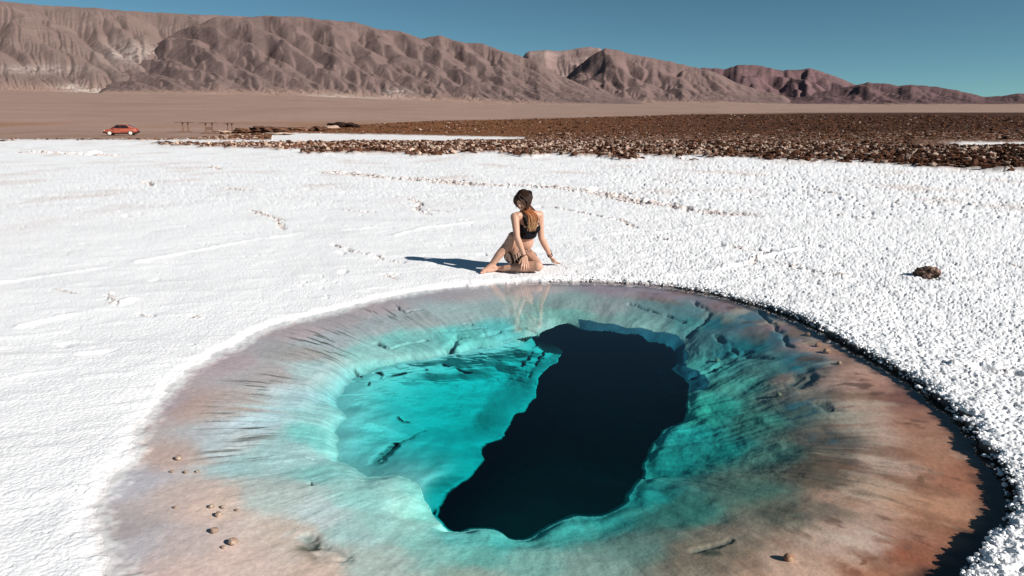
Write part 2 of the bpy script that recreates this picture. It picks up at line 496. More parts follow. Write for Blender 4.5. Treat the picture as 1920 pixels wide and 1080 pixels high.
# --- pool ------------------------------------------------------------------
pm = (X > -3.6) & (X < 4.2) & (Y > .9) & (Y < 7.6)
x, y = X[pm], Y[pm]
lo_w = fbm(x * 9, y * 9, 101, 3); lo_w2 = fbm(x * 9, y * 9, 105, 3)
rimh = idw(shore_s[::2], shore_s[::2, 2], x, y, 4)
amp_s = .05 + .35 * rimh
xs_, ys_ = x + amp_s * lo_w, y + amp_s * lo_w2
ins = inside(shore_w, xs_, ys_)
ds, si, _, _ = seg_dist(shore_w, xs_, ys_)
ld1 = fbm(x * 3.2, y * 3.2, 111, 2) + .15 * fbm(x * 10, y * 10, 112, 2); ld2 = fbm(x * 3.2, y * 3.2, 113, 2) + .15 * fbm(x * 10, y * 10, 114, 2)
xl, yl = x + .075 * ld1, y + .075 * ld2
inl = inside(lip_w, xl, yl)
dl, li, lnx, lny = seg_dist(lip_w, xl, yl)
lipv = idw(lip_s[::2, :2], lip_s[::2, 2:4], x, y, 4)
lipd, under = lipv[:, 0], lipv[:, 1]
t = sample(g_t, xl, yl)
t = np.where(inl, 1.0, t)
az = np.arctan2(y - lip_c[1], x - lip_c[0])
rad = np.hypot(x - lip_c[0], y - lip_c[1])
# radial flutes: ripples running down the shelf towards the shaft
flute = fbm(az * 13 + 1.1 * gnoise(x * 2, y * 2, 7), rad * 1.5, 121, 5)
flute2 = fbm(az * 60, rad * 2.2, 131, 3)
side = smooth(-.3, .9, (x - lip_c[0]) * .9 - (y - lip_c[1]) * .25)     # 0 west side, 1 east side
southness = smooth(.2, -1.0, y - lip_c[1])
pexp = mix(1.35, 1.8, np.maximum(side, southness))
ramp = mix(.18, .10, side) * t + mix(.82, .90, side) * smooth(mix(.34, .36, side), 1.04, t)
z_sh = -.010 - (lipd - .010) * ramp
# hand-surveyed bed: photo pixel, water depth, colour of the wet mineral as it appears through that depth
BED = [(300,760,.008,170,152,152),(420,680,.008,168,150,150),(560,620,.010,168,152,150),(700,575,.010,165,152,150),(860,548,.010,160,152,152),(1000,538,.012,158,150,150),
 (1150,540,.012,145,130,135),(1240,550,.014,140,120,125),(1350,572,.014,132,110,110),(1450,615,.012,135,98,92),(1550,650,.010,172,132,116),(1620,700,.010,178,134,112),
 (330,850,.010,186,156,142),(360,760,.010,172,146,134),(250,900,.006,176,165,165),(225,990,.006,165,150,145),(270,1020,.008,180,168,166),(400,950,.012,200,168,152),(450,1040,.012,198,168,154),(340,930,.012,186,162,150),(520,1000,.018,188,168,154),(330,1020,.01,184,162,152),
 (600,1070,.012,196,166,150),(330,1080,.008,195,165,152),(700,1150,.012,195,165,150),(950,1180,.014,190,160,145),(1200,1160,.014,190,155,135),(1450,1120,.014,190,155,132),(800,1240,.01,190,165,150),(1200,1250,.01,190,160,140),
 (440,760,.030,165,150,142),(500,700,.022,165,158,156),(560,660,.022,155,150,146),(430,830,.035,172,180,180),(480,790,.045,182,198,204),(560,740,.050,176,194,198),(590,690,.055,160,186,186),
 (470,870,.055,150,180,180),(540,850,.070,156,190,190),(600,820,.110,120,195,190),(600,770,.100,140,192,190),(610,880,.090,130,190,186),
 (520,930,.045,168,180,175),(600,960,.060,180,195,195),(700,930,.080,150,206,200),(790,930,.085,160,206,196),(650,1000,.060,150,182,180),(720,980,.070,150,196,190),(560,1000,.025,185,170,160),
 (700,1050,.045,160,175,168),(800,1020,.090,130,186,178),(900,1040,.110,110,182,172),(1000,1060,.100,125,175,166),(900,1080,.06,150,172,160),(1050,1010,.200,60,165,158),(870,1005,.130,100,190,184),(940,1015,.16,80,185,178),
 (1130,990,.230,45,150,145),(1200,960,.280,28,140,136),(1100,1060,.080,130,160,150),(1200,1040,.110,105,140,130),(1300,1045,.035,130,118,102),(1380,1010,.035,130,120,105),(1280,980,.180,60,125,115),
 (1250,880,.300,24,145,138),(1350,880,.300,24,130,124),(1330,790,.280,42,152,138),(1300,830,.30,30,155,150),(1430,800,.18,60,128,115),(1450,860,.130,76,120,108),(1420,940,.13,80,115,102),
 (1540,880,.030,96,86,72),(1600,860,.020,102,82,70),(1560,820,.035,92,84,74),(1480,960,.045,104,106,92),(1540,950,.020,120,105,90),(1500,780,.12,80,105,98),(1540,740,.035,125,112,100),
 (1400,690,.260,26,104,110),(1340,650,.280,20,98,108),(1450,665,.200,32,98,108),(1330,720,.28,60,150,145),(1390,740,.22,60,135,125),(1430,720,.20,70,120,115),(1490,750,.30,22,95,108),(1500,700,.05,130,108,98),(1380,620,.12,70,105,112),
 (1300,600,.110,92,122,122),(1150,575,.055,128,140,140),(1060,570,.060,130,152,148),(1230,590,.10,95,125,125),(1200,605,.12,110,150,145),(1060,590,.09,110,165,155),(1290,625,.20,60,120,120),
 (860,590,.045,150,170,168),(940,580,.050,142,164,162),(990,600,.07,125,170,165),(780,600,.040,150,158,156),(700,610,.035,152,160,160),(760,640,.090,120,186,180),(860,630,.090,100,190,184),(680,660,.085,140,190,185),(940,615,.085,90,180,178),
 (620,640,.04,156,164,166),(640,600,.02,160,150,148),
 (1600,750,.010,192,156,136),(1580,710,.010,188,150,132),(1650,860,.010,196,162,142),(1640,800,.010,186,150,130),(1600,930,.012,200,158,134),(1560,990,.012,196,160,140),(1500,1060,.012,192,156,134),(1620,1020,.010,196,166,148),
 (1700,800,.010,160,112,88),(1750,860,.010,160,112,86),(1800,900,.008,152,98,72),(1760,960,.010,176,126,96),(1680,920,.010,186,140,112),(1700,1040,.010,138,78,52),(1640,1075,.010,165,110,82),(1700,745,.010,120,76,62),(1650,720,.010,165,120,100),(1800,1000,.008,150,95,70),(1740,780,.008,150,102,80),
 (1560,1130,.012,170,125,100),(1830,880,.006,145,92,68)]
SIG = np.array([2.1, .21, .20])
bp_, bv_ = [], []
for (u_, v_, d_, r_, g_, b__) in BED:
    q_ = unproj(u_, v_, -d_); bp_.append(q_)
    lin_ = np.array([((k_ / 255 + .055) / 1.055) ** 2.4 for k_ in (r_, g_, b__)])
    bv_.append(np.concatenate([[d_], lin_]))
bp_ = np.array(bp_); bv_ = np.array(bv_)
wx_ = x + .07 * fbm(x * 3, y * 3, 401, 4) + .03 * fbm(x * 14, y * 14, 403, 3)
wy_ = y + .07 * fbm(x * 3, y * 3, 405, 4) + .03 * fbm(x * 14, y * 14, 407, 3)
def soft_idw(P_, V_, x_, y_, h0=.07, ex=2.2):
    W_ = np.zeros(x_.shape); S_ = np.zeros(x_.shape + (V_.shape[1],))
    for q_, v_ in zip(P_, V_):
        dd = ((x_ - q_[0]) ** 2 + (y_ - q_[1]) ** 2)
        w_ = 1 / (dd + h0 * h0) ** ex
        W_ += w_; S_ += w_[..., None] * v_
    return S_ / W_[..., None]
bed = soft_idw(bp_, bv_, wx_, wy_)
bed_s = soft_idw(bp_, bv_[:, :1], x, y, .22, 1.9)
bed_s = mix(bed_s, (.01 + (lipd - .01) * smooth(.15, 1.05, t))[..., None], mix(.35, .85, smooth(0, .8, x - lip_c[0]))[..., None])
z_sh = -np.maximum(bed_s[..., 0], .006) * smooth(0, .08, ds) - .004
z_sh = mix(z_sh, -lipd, smooth(.22, 0.0, dl))

shelf_mid = smooth(.12, .5, t) * (1 - .3 * smooth(.9, 1, t))
patch = smooth(-.35, .35, fbm(x * 1.1, y * 1.1, 143, 3))
neast = smooth(.3, 1.2, (x - lip_c[0]) + .5 * (y - lip_c[1]) + .3) * smooth(.02, .15, -z_sh)
z_sh += (.007 * flute * patch + .0015 * flute2 * patch + .003 * fbm(x * 10, y * 10, 141, 5)) * shelf_mid + neast * (.014 * flute + .008 * fbm(x * 9, y * 9, 145, 4)) * smooth(0, .1, dl)
z_sh += .0015 * fbm(x * 16, y * 16, 151, 4) * smooth(0, .1, t)
z_sh += side * shelf_mid * .010 * fbm(x * 3.2, y * 3.2, 161, 3)
# soft lip roll-off with lumps
z_sh -= .03 * smooth(.12, 0, dl) ** 2 * (~inl)
# inside the shaft
G = np.concatenate([lip_w[:, :2][0:0], shade_w[:, :2]])
ing = inside(Gp, xl, yl) & inl
dW, _, _, _ = seg_dist(west, xl, yl, closed=False)
dB, _, _, _ = seg_dist(shade_q, xl, yl, closed=False)
zB = idw(shade_s[:, :2], shade_s[:, 2], x, y, 3)
s_ = dW / (dW + dB + 1e-6)
gw_ = sample(g_w, xl, yl); ww_ = mix(smooth(0, .55, dW) * .8 + .2 * smooth(0, .2, dW), 1.0, smooth(.22, 0, dB))
z_west = -(lipd + (gw_ - lipd) * ww_ + .03 + .09 * smooth(0, .6, dW) * smooth(0, .25, dB) + .05 * np.sin(np.pi * np.clip(s_, 0, 1)) )
wnz = (.028 * fbm(x * 2.2, y * 2.2, 171, 3) + .009 * fbm(x * 11, y * 11, 173, 4)) * smooth(0, .2, dl)
ledge = np.abs(fbm(x * 1.6 + .2 * y, y * 5.5, 175, 3)) 
wnz -= .006 * smooth(.05, 0, ledge) * smooth(-.2, .5, (y - lip_c[1])) 
z_west += wnz * (1 - smooth(.75, 1, s_))
zst = idw(edge_v[:, :2], edge_v[:, 2], xl, yl, 4)
dist_e = np.where(ing, 0, np.minimum(dl, np.where(inside(Gp, xl, yl), 0, dB)))
slope = 4.0
zsh = idw(shade_s[:, :2], shade_s[:, 2], xl, yl, 4)
cap_z = 1.62 - .45 * smooth(-.2, .8, y - lip_c[1]) + .12 * fbm(x * 1.5, y * 1.5, 181, 4)
z_deep = -np.minimum(np.minimum(zsh + .04 + 60.0 * np.where(inside(Gp, xl, yl), 0, dB), lipd + .03 + 90 * dl), cap_z)
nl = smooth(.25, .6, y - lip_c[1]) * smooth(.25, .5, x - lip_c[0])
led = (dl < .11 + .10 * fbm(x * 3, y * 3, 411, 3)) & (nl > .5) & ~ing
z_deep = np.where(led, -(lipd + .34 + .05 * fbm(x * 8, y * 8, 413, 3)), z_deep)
z_in = np.where(ing, z_west, z_deep)
z_pool = np.where(inl, z_in, z_sh)
CREV = [([(706,672),(730,681),(765,670),(800,664)], .012, .035), ([(667,708),(692,730)], .010, .025), ([(709,709),(717,719),(740,716),(758,713)], .014, .045), ([(758,713),(800,708)], .006, .02),
 ([(845,674),(850,664),(858,654)], .030, .06), ([(858,654),(880,655)], .010, .03), ([(836,701),(858,708),(885,714)], .012, .045), ([(910,652),(935,645),(968,636)], .016, .045), ([(968,636),(1030,640)], .02, .05),
 ([(862,635),(885,634)], .010, .03), ([(749,792),(757,802),(766,800)], .012, .03), ([(700,876),(716,868),(740,845)], .022, .08), ([(740,845),(775,830),(800,815)], .008, .02),
 ([(975,700),(995,680),(1010,650)], .010, .03), ([(990,715),(1020,672)], .008, .025), ([(820,648),(910,640)], .006, .02), ([(560,802),(572,800)], .010, .03), ([(577,842),(583,845)], .008, .02),
 ([(742,608),(758,620),(790,614)], .010, .02), ([(580,895),(592,898)], .008, .02), ([(1420,620),(1460,660),(1480,690)], .02, .025), ([(1340,650),(1400,690),(1440,700)], .02, .025),
 ([(1300,700),(1360,690),(1400,680)], .025, .05), ([(1480,752),(1510,730),(1520,745),(1490,760)], .05, .025), ([(1535,800),(1555,812)], .03, .015), ([(1290,640),(1330,620),(1300,600)], .02, .04),
 ([(1180,600),(1230,612),(1280,625)], .014, .035), ([(1300,1030),(1340,1020),(1370,1012)], .016, .012), ([(570,1010),(610,1035),(640,1045)], .03, .02)]
crev_m = np.zeros(x.shape)
for cp_px, cw, cdp in CREV:
    zc = -.05 if cp_px[0][1] > 1000 or cp_px[0][0] < 600 else -.19
    Pc = np.array([unproj(u_, v_, zc) for u_, v_ in cp_px])
    mk = (x > Pc[:, 0].min() - .2) & (x < Pc[:, 0].max() + .2) & (y > Pc[:, 1].min() - .2) & (y < Pc[:, 1].max() + .2)
    if not mk.any(): continue
    xx_, yy_ = x[mk] + .03 * fbm(x[mk] * 12, y[mk] * 12, 301, 3), y[mk] + .03 * fbm(x[mk] * 12, y[mk] * 12, 303, 3)
    dc = seg_dist(Pc, xx_, yy_, closed=False)[0]
    g_ = np.exp(-(dc / cw) ** 2) * smooth(-.5, .1, fbm(x[mk] * 6, y[mk] * 6, 305, 2))
    z_pool[mk] -= cdp * g_; crev_m[mk] = np.maximum(crev_m[mk], g_)
# crust edge: steep where the crust stands high
z_out = Z[pm]
base_out = rimh * (1 - .55 * smooth(.15, 1.3, ds)) - .006
bump_out = (z_out) * smooth(0, .10, ds)
edge_round = -rimh * .35 * np.exp(-ds / .018) - .004 * np.exp(-ds / mix(.10, .02, smooth(.01, .05, rimh)))
z_o = base_out + bump_out + edge_round + (.5 * h_salt[pm] * rimh * 10) * np.exp(-ds / .12)
zz = np.where(ins, z_pool, z_o)
Z[pm] = zz
# the crust overhangs the water where it stands high
f_un = .9 * np.clip(rimh - .02, 0, 1)
k_o = np.where(ins, f_un * np.exp(-ds / .07), f_un * (1 - smooth(.0, .030, ds)))
gx = (x - cxs) ; gy = (y - cys)
gn = np.hypot(gx, gy) + 1e-6
X[pm] = x + gx / gn * k_o; Y[pm] = y + gy / gn * k_o
x, y = X[pm], Y[pm]
# undercut below the northern and eastern lip
ox = lnx - xl; oy = lny - yl; on = np.hypot(ox, oy) + 1e-6
kk_ = np.where(inl & ins, np.maximum(1, (CAMZ - z_pool) / (CAMZ + lipd + .03)), 1.0)
X[pm] = x * kk_; Y[pm] = y * kk_

# --- albedo ---------------------------------------------------------------
C = np.zeros(X.shape + (3,))
def put(mask, col):
    C[...] = C * (1 - mask[..., None]) + np.asarray(col) * mask[..., None]
n1 = fbm(X / 40, Y / 25, 201, 4)
sand = np.stack([.300 + .05 * n1, .200 + .035 * n1, .160 + .028 * n1], -1)
C[...] = sand
put(smooth(190, 215, V) * (1 - smooth(236, 246, V)) * .0 + (smooth(224, 233, V) * (1 - smooth(237, 242, V)) * smooth(-.45, .2, fbm(X / 30, Y / 60, 203, 3))) * .75, (.27, .140, .082))
put(smooth(243, 249, V) * (1 - smooth(256, 262, V)) * smooth(-.3, .25, fbm(X / 5, Y / 14, 204, 4)) * .6, (.25, .150, .10))
put(smooth(0, .35, fbm(X / 60, Y / 160, 208, 5)) * .35 * (V < 240), (.22, .14, .105))
fl = fbm(X / 1.3, Y / 2.6, 205, 4) + .8 * fbm(X / 4, Y / 14, 206, 4) * smooth(60, 160, Rr)
cl_far = np.stack([.080 + .10 * fl, .033 + .045 * fl, .018 + .027 * fl], -1)
put(clod, np.clip(cl_far * (1 - .35 * smooth(900, 1800, U))[..., None], .006, 1))
tl = smooth(300, 1700, U)
warm = (1 - smooth(700, 1500, U)) * clod * (1 - clod_near)
put(warm * .75, (.20, .085, .035))
topn = np.zeros_like(X); topn[cm] = np.clip(lumpy / .3, 0, 1)
spk = fbm(X / .35, Y / .35, 207, 3)
cap = clod_near * smooth(-.05, .35, spk + topn * .3 - .12 * tl)
put(clod_near * .55, (.15, .075, .05))
put(cap * mix(.85, .55, tl), (.42, .28, .215))
salt_c = np.stack([.80 + 0 * X, .80 + 0 * X, .805 + 0 * X], -1) * (1 - .07 * smooth(-.1, .5, fbm(X * .6, Y * 1.1, 217, 4)))[..., None]
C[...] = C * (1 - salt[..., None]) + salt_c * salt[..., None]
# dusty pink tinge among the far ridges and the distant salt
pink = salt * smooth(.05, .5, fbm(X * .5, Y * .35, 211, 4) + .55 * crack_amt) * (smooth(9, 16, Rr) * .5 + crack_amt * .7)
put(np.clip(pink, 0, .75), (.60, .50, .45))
crev = salt * crack_amt * smooth(.15, .5, fbm(X * 12, Y * 12, 213, 3) + .1)
put(crev * .75, (.25, .22, .20))
spots = salt * rough_r * smooth(.30, .42, fbm(X * 16, Y * 16, 215, 3)) * smooth(20, 8, Rr) * .25
put(spots, (.4, .37, .35))
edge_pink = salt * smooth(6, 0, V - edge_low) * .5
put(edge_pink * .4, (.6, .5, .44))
# pool bed
c = np.zeros(x.shape + (3,))
white = np.array([.64, .61, .60])
c[...] = white
def putc(m, col):
    global c
    m = np.clip(m, 0, 1)
    c = c * (1 - m[..., None]) + np.asarray(col) * m[..., None]
def spot(u_, v_, ru, rv):
    """soft patch round a point of the bed"""
    q_ = unproj(u_, v_, -.03); qa = unproj(u_ + ru, v_, -.03); qb = unproj(u_, v_ - rv, -.03)
    return np.exp(-((x - q_[0]) / (qa[0] - q_[0])) ** 2 - ((y - q_[1]) / (qb[1] - q_[1])) ** 2)
path_ = np.maximum(-zz, 0)[:, None] * (1 / np.sin(np.arctan2(CAMZ, np.maximum(y, .5))) + 1 / math.sin(SUN_EL))[:, None]
c = np.clip(bed[..., 1:4] * np.exp(SIG * path_) * mix(1.20, 1.0 + .12 * side, smooth(.02, .10, -zz))[:, None], .012, .80)      # mineral colour, water's tint removed; deeper east side brightened for sloping from the sun
fz = fbm(az * 30 + .9 * gnoise(x * 3, y * 3, 9), rad * 1.2, 261, 5)
fz2 = fbm(az * 75 + 1.2 * gnoise(x * 4, y * 4, 19), rad * 2.4, 263, 4)
shal = 1 - inl
c *= (1 + shal * smooth(.12, .5, t) * (.30 * fz + .16 * fz2))[..., None]
c *= (1 + shal * .16 * fbm(x * 26, y * 26, 245, 4))[..., None]
mott = fbm(x * 2.4, y * 2.4, 267, 5)
c *= (1 + shal * .14 * mott)[..., None]
esh = smooth(.3, 1.3, x - lip_c[0]) * shal * smooth(.6, .3, t)
c *= 1 + esh[..., None] * np.array([-.14, -.07, -.02])
c *= 1 + ((1 - esh) * shal * smooth(.5, .2, t) * smooth(.2, -.8, y - lip_c[1]))[..., None] * np.array([-.05, .02, .06])
wsh = smooth(-.3, -1.2, x - lip_c[0]) * shal * smooth(.5, .2, t)
c *= 1 + wsh[..., None] * np.array([-.02, .0, .03])
eastz = smooth(.2, 1.3, x - lip_c[0] - .1 * (y - lip_c[1])) * shal * smooth(.55, .25, t)
putc(eastz * smooth(.02, .40, fbm(az * 9, rad * 3.2, 231, 5) + .10) * .70, (.27, .110, .062))
putc(eastz * smooth(.22, .50, fbm(az * 16, rad * 4.0, 233, 5) + .05) * .8, (.13, .050, .03))
putc(eastz * smooth(.15, .45, -fbm(az * 11, rad * 2.0, 235, 4)) * .45, (.66, .44, .33))
# brown mineral hairs
hair_n = smooth(.10, .34, fbm(az * 55, rad * 3.0, 241, 4))
hm = np.maximum.reduce([spot(440, 840, 50, 28), spot(470, 800, 45, 22), spot(600, 635, 60, 22), spot(490, 715, 55, 22), spot(620, 655, 40, 14) * .8, spot(430, 770, 50, 30) * .8, spot(720, 590, 60, 12) * .7, spot(1450, 700, 60, 30) * .6, spot(1560, 850, 90, 50) * .7, spot(1640, 900, 80, 60) * .4])
putc(hair_n * hm * shal * 1.2, (.13, .085, .06))
bn = smooth(-.05, .3, fbm(x * 13, y * 13, 243, 4))
for sp_, cl_ in (((590, 1018, 32, 14), (.14, .10, .06)), ((625, 1040, 40, 9), (.16, .11, .07)), ((1330, 1027, 30, 8), (.10, .08, .06)), ((1700, 750, 28, 10), (.14, .06, .045)), ((1640, 1072, 60, 22), (.22, .08, .045)), ((1720, 905, 34, 14), (.22, .10, .06)), ((1690, 1020, 45, 18), (.25, .10, .06)),
                 ((1505, 748, 42, 22), (.04, .14, .20)), ((1550, 815, 24, 14), (.07, .14, .18)), ((1230, 625, 30, 6), (.12, .18, .2)), ((1080, 592, 30, 5), (.10, .2, .2)), ((1590, 665, 22, 5), (.38, .2, .12)), ((1545, 655, 26, 7), (.40, .2, .12))):
    putc(spot(*sp_) * bn * (1.3 if cl_[2] < cl_[0] else .75) * shal, cl_)
for sp_, cl_ in (((1615, 1010, 50, 12), (.72, .55, .46)), ((600, 1000, 70, 10), (.78, .76, .75)), ((500, 760, 60, 20), (.74, .72, .74)), ((1600, 790, 40, 40), (.66, .46, .36)), ((1375, 735, 10, 3), (.8, .75, .7)), ((1180, 604, 70, 4), (.62, .62, .58))):
    putc(spot(*sp_) * smooth(-.3, .3, fz) * .8 * shal, cl_)
putc(shal * smooth(.09, 0, ds) * smooth(.03, .014, rimh) * smooth(-.35, .45, fbm(x * 18, y * 18, 271, 4) + .9 * smooth(.05, 0, ds)), (.70, .66, .65))
# shaft
putc(inl * 1.0, (.47, .455, .455))
putc(inl * smooth(0, .4, fbm(x * 1.5, y * 1.5, 251, 3)) * .35, (.30, .34, .33))
putc(inl * smooth(0, .35, fbm(x * 5, y * 5, 253, 5)) * .38, (.22, .26, .26))
putc(crev_m * .75, (.12, .11, .10))
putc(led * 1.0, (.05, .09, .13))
putc(smooth(-.9, -1.4, zz), (.32, .36, .36))
bare = 1 - ins
sc = C[pm]
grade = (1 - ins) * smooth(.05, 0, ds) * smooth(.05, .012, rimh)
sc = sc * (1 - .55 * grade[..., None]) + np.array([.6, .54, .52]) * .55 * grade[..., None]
face = (1 - smooth(.012, .035, ds)) * smooth(.02, .042, rimh) * (1 - ins)  # shade of the overhung crust face, painted in as dark brown
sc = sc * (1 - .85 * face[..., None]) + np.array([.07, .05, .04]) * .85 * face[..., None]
rim_shade = ins * smooth(.13, .04, ds) * smooth(.02, .042, rimh)  # the high rim's shadow on the shallows, painted as a near-black band
c = c * (1 - .9 * rim_shade[..., None]) + np.array([.012, .008, .007]) * .9 * rim_shade[..., None]
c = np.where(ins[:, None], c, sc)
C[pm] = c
C = np.clip(C, .006, .9)

# --- split into the setting's surfaces (one seamless sheet)
verts = np.stack([X, Y, Z], -1).reshape(-1, 3)
cols = C.reshape(-1, 3)
F_all = grid_faces(nr, nc)
insF = np.zeros(X.shape, bool); insF[pm] = ins
fv_ins = insF.reshape(-1)[F_all].sum(1) >= 3
saltF = (salt.reshape(-1)[F_all].mean(1) > .5) & ~fv_ins
restF = ~fv_ins & ~saltF
m_salt = tint_mat('salt_crust', rough=.85, spec=.25, var=.05, scale=120, bump=.55, bscale=55, bdist=.012)
m_bed = tint_mat('pool_bed', rough=.9, spec=.1, var=.13, scale=55, bump=.22, bscale=75, bdist=.006)
m_desert = tint_mat('desert_ground', rough=.95, spec=.1, var=.22, scale=3.0, bump=.4, bscale=6, bdist=.1)
for nm, fm, mt, lab in (('salt_flat', saltF, m_salt, 'white crusty salt flat around the pool'), ('pool_bed', fv_ins, m_bed, 'pale mineral bed and deep shaft of the turquoise pool'), ('desert_plain', restF, m_desert, 'brown clods and sandy plain beyond the salt flat')):
    v_, f_, c_ = compact(verts, F_all[fm][:, ::-1], cols)
    link(nm, mesh_np(nm, v_, f_, mt, c_), kind='structure', label=lab, category='ground')

# ------------------------------------------------------------------ water: one body filling the hollow
m_w, nt, b = new_mat('pool_water')
nt.nodes.remove(b)
out = nt.nodes['Material Output']
tr = N(nt, 'ShaderNodeBsdfTransparent'); gl = N(nt, 'ShaderNodeBsdfGlossy'); gl.inputs['Roughness'].default_value = 0.004
fr = N(nt, 'ShaderNodeFresnel'); fr.inputs['IOR'].default_value = 1.333
ms = N(nt, 'ShaderNodeMixShader')
ge = N(nt, 'ShaderNodeNewGeometry'); nz = N(nt, 'ShaderNodeTexNoise'); nz.inputs['Scale'].default_value = 7.0; nz.inputs['Detail'].default_value = 2
nt.links.new(ge.outputs['Position'], nz.inputs['Vector'])
bp = N(nt, 'ShaderNodeBump'); bp.inputs['Strength'].default_value = .018; bp.inputs['Distance'].default_value = .01
nt.links.new(nz.outputs[0], bp.inputs['Height']); nt.links.new(bp.outputs[0], gl.inputs['Normal']); 
ior = N(nt, 'ShaderNodeMapRange'); ior.inputs[3].default_value = 1.42; ior.inputs[4].default_value = .7042   # same reflectance from both sides: no refraction is modelled
nt.links.new(ge.outputs['Backfacing'], ior.inputs[0]); nt.links.new(ior.outputs[0], fr.inputs['IOR'])
nt.links.new(fr.outputs[0], ms.inputs[0]); nt.links.new(tr.outputs[0], ms.inputs[1]); nt.links.new(gl.outputs[0], ms.inputs[2])
nt.links.new(ms.outputs[0], out.inputs['Surface'])
va = N(nt, 'ShaderNodeVolumeAbsorption')
va.inputs['Color'].default_value = (0.0, .900, .905, 1); va.inputs['Density'].default_value = 2.1
nt.links.new(va.outputs[0], out.inputs['Volume'])
bm = bmesh.new()
P = resample(shore_w, .15)[:, :2]; cc = P.mean(0); P = cc + (P - cc) * (1 + .09 / np.hypot(*(P - cc).T)[:, None])
tv = [bm.verts.new((p[0], p[1], 0)) for p in P]; bv = [bm.verts.new((cc[0] + (p[0] - cc[0]) * 2.2, cc[1] + 3.5 + (p[1] - cc[1]) * 2.6, -3.2)) for p in P]
bm.faces.new(tv); bm.faces.new(bv[::-1])
for i in range(len(P)):
    j = (i + 1) % len(P); bm.faces.new((tv[i], bv[i], bv[j], tv[j]))
bmesh.ops.recalc_face_normals(bm, faces=bm.faces)
me = bpy.data.meshes.new('water'); bm.to_mesh(me); bm.free(); me.materials.append(m_w)
link('water', me, kind='structure', label='still turquoise water of the round pool', category='water')

# ------------------------------------------------------------------ mountains
def erode(H, cell, n=9000, steps=70, batches=6, seed=0, k_er=.2, talus=.5):
    rng = np.random.default_rng(seed); ny, nx = H.shape
    H = H / cell
    for b_ in range(batches):
        px = rng.uniform(1, nx - 3, n); py = rng.uniform(1, ny - 3, n)
        vx = np.zeros(n); vy = np.zeros(n); sp = np.ones(n); wa = np.ones(n); sed = np.zeros(n); alive = np.ones(n, bool)
        for s in range(steps):
            ix = px.astype(int); iy = py.astype(int); fx = px - ix; fy = py - iy
            h00 = H[iy, ix]; h10 = H[iy, ix + 1]; h01 = H[iy + 1, ix]; h11 = H[iy + 1, ix + 1]
            gx = (h10 - h00) * (1 - fy) + (h11 - h01) * fy; gy = (h01 - h00) * (1 - fx) + (h11 - h10) * fx
            h = h00 * (1 - fx) * (1 - fy) + h10 * fx * (1 - fy) + h01 * (1 - fx) * fy + h11 * fx * fy
            vx = vx * .12 - gx * .88; vy = vy * .12 - gy * .88
            L = np.hypot(vx, vy) + 1e-9; vx /= L; vy /= L
            qx = np.clip(px + vx, 1, nx - 3); qy = np.clip(py + vy, 1, ny - 3)
            jx = qx.astype(int); jy = qy.astype(int); gx2 = qx - jx; gy2 = qy - jy
            hn_ = H[jy, jx] * (1 - gx2) * (1 - gy2) + H[jy, jx + 1] * gx2 * (1 - gy2) + H[jy + 1, jx] * (1 - gx2) * gy2 + H[jy + 1, jx + 1] * gx2 * gy2
            dh = hn_ - h
            cap_ = np.maximum(-dh, .01) * sp * wa * 5
            dep = np.where(dh > 0, np.minimum(dh, sed), np.where(sed > cap_, (sed - cap_) * .12, -np.minimum((cap_ - sed) * k_er * .35, np.maximum(-dh, 0))))
            dep = dep * alive
            sed -= dep
            sed = np.clip(sed, 0, 3.0)
            D = 0
            for oy, ox_, w_ in ((0, 0, (1 - fx) * (1 - fy)), (0, 1, fx * (1 - fy)), (1, 0, (1 - fx) * fy), (1, 1, fx * fy)):
                D = D + np.bincount((iy + oy) * nx + ix + ox_, weights=dep * w_, minlength=nx * ny)
            H += np.clip(D, -.022, .015).reshape(ny, nx)
            sp = np.sqrt(np.maximum(sp * sp - dh * 2, .04)); sp = np.minimum(sp, 4); wa *= .985
            px, py = qx, qy
        for q in range(9):      # scree: slopes above the angle of rest slump
            A = np.zeros_like(H)
            for ax in (0, 1):
                d = np.diff(H, axis=ax); m_ = np.clip(np.abs(d) - talus, 0, 1) * .24 * np.sign(d)
                if ax == 0: A[:-1] += m_; A[1:] -= m_
                else: A[:, :-1] += m_; A[:, 1:] -= m_
            H += A
    return H * cell
def blur1(a, n):
    k = np.exp(-np.linspace(-2, 2, 2 * n + 1) ** 2); k /= k.sum()
    return np.convolve(np.pad(a, n, mode='edge'), k, mode='valid')

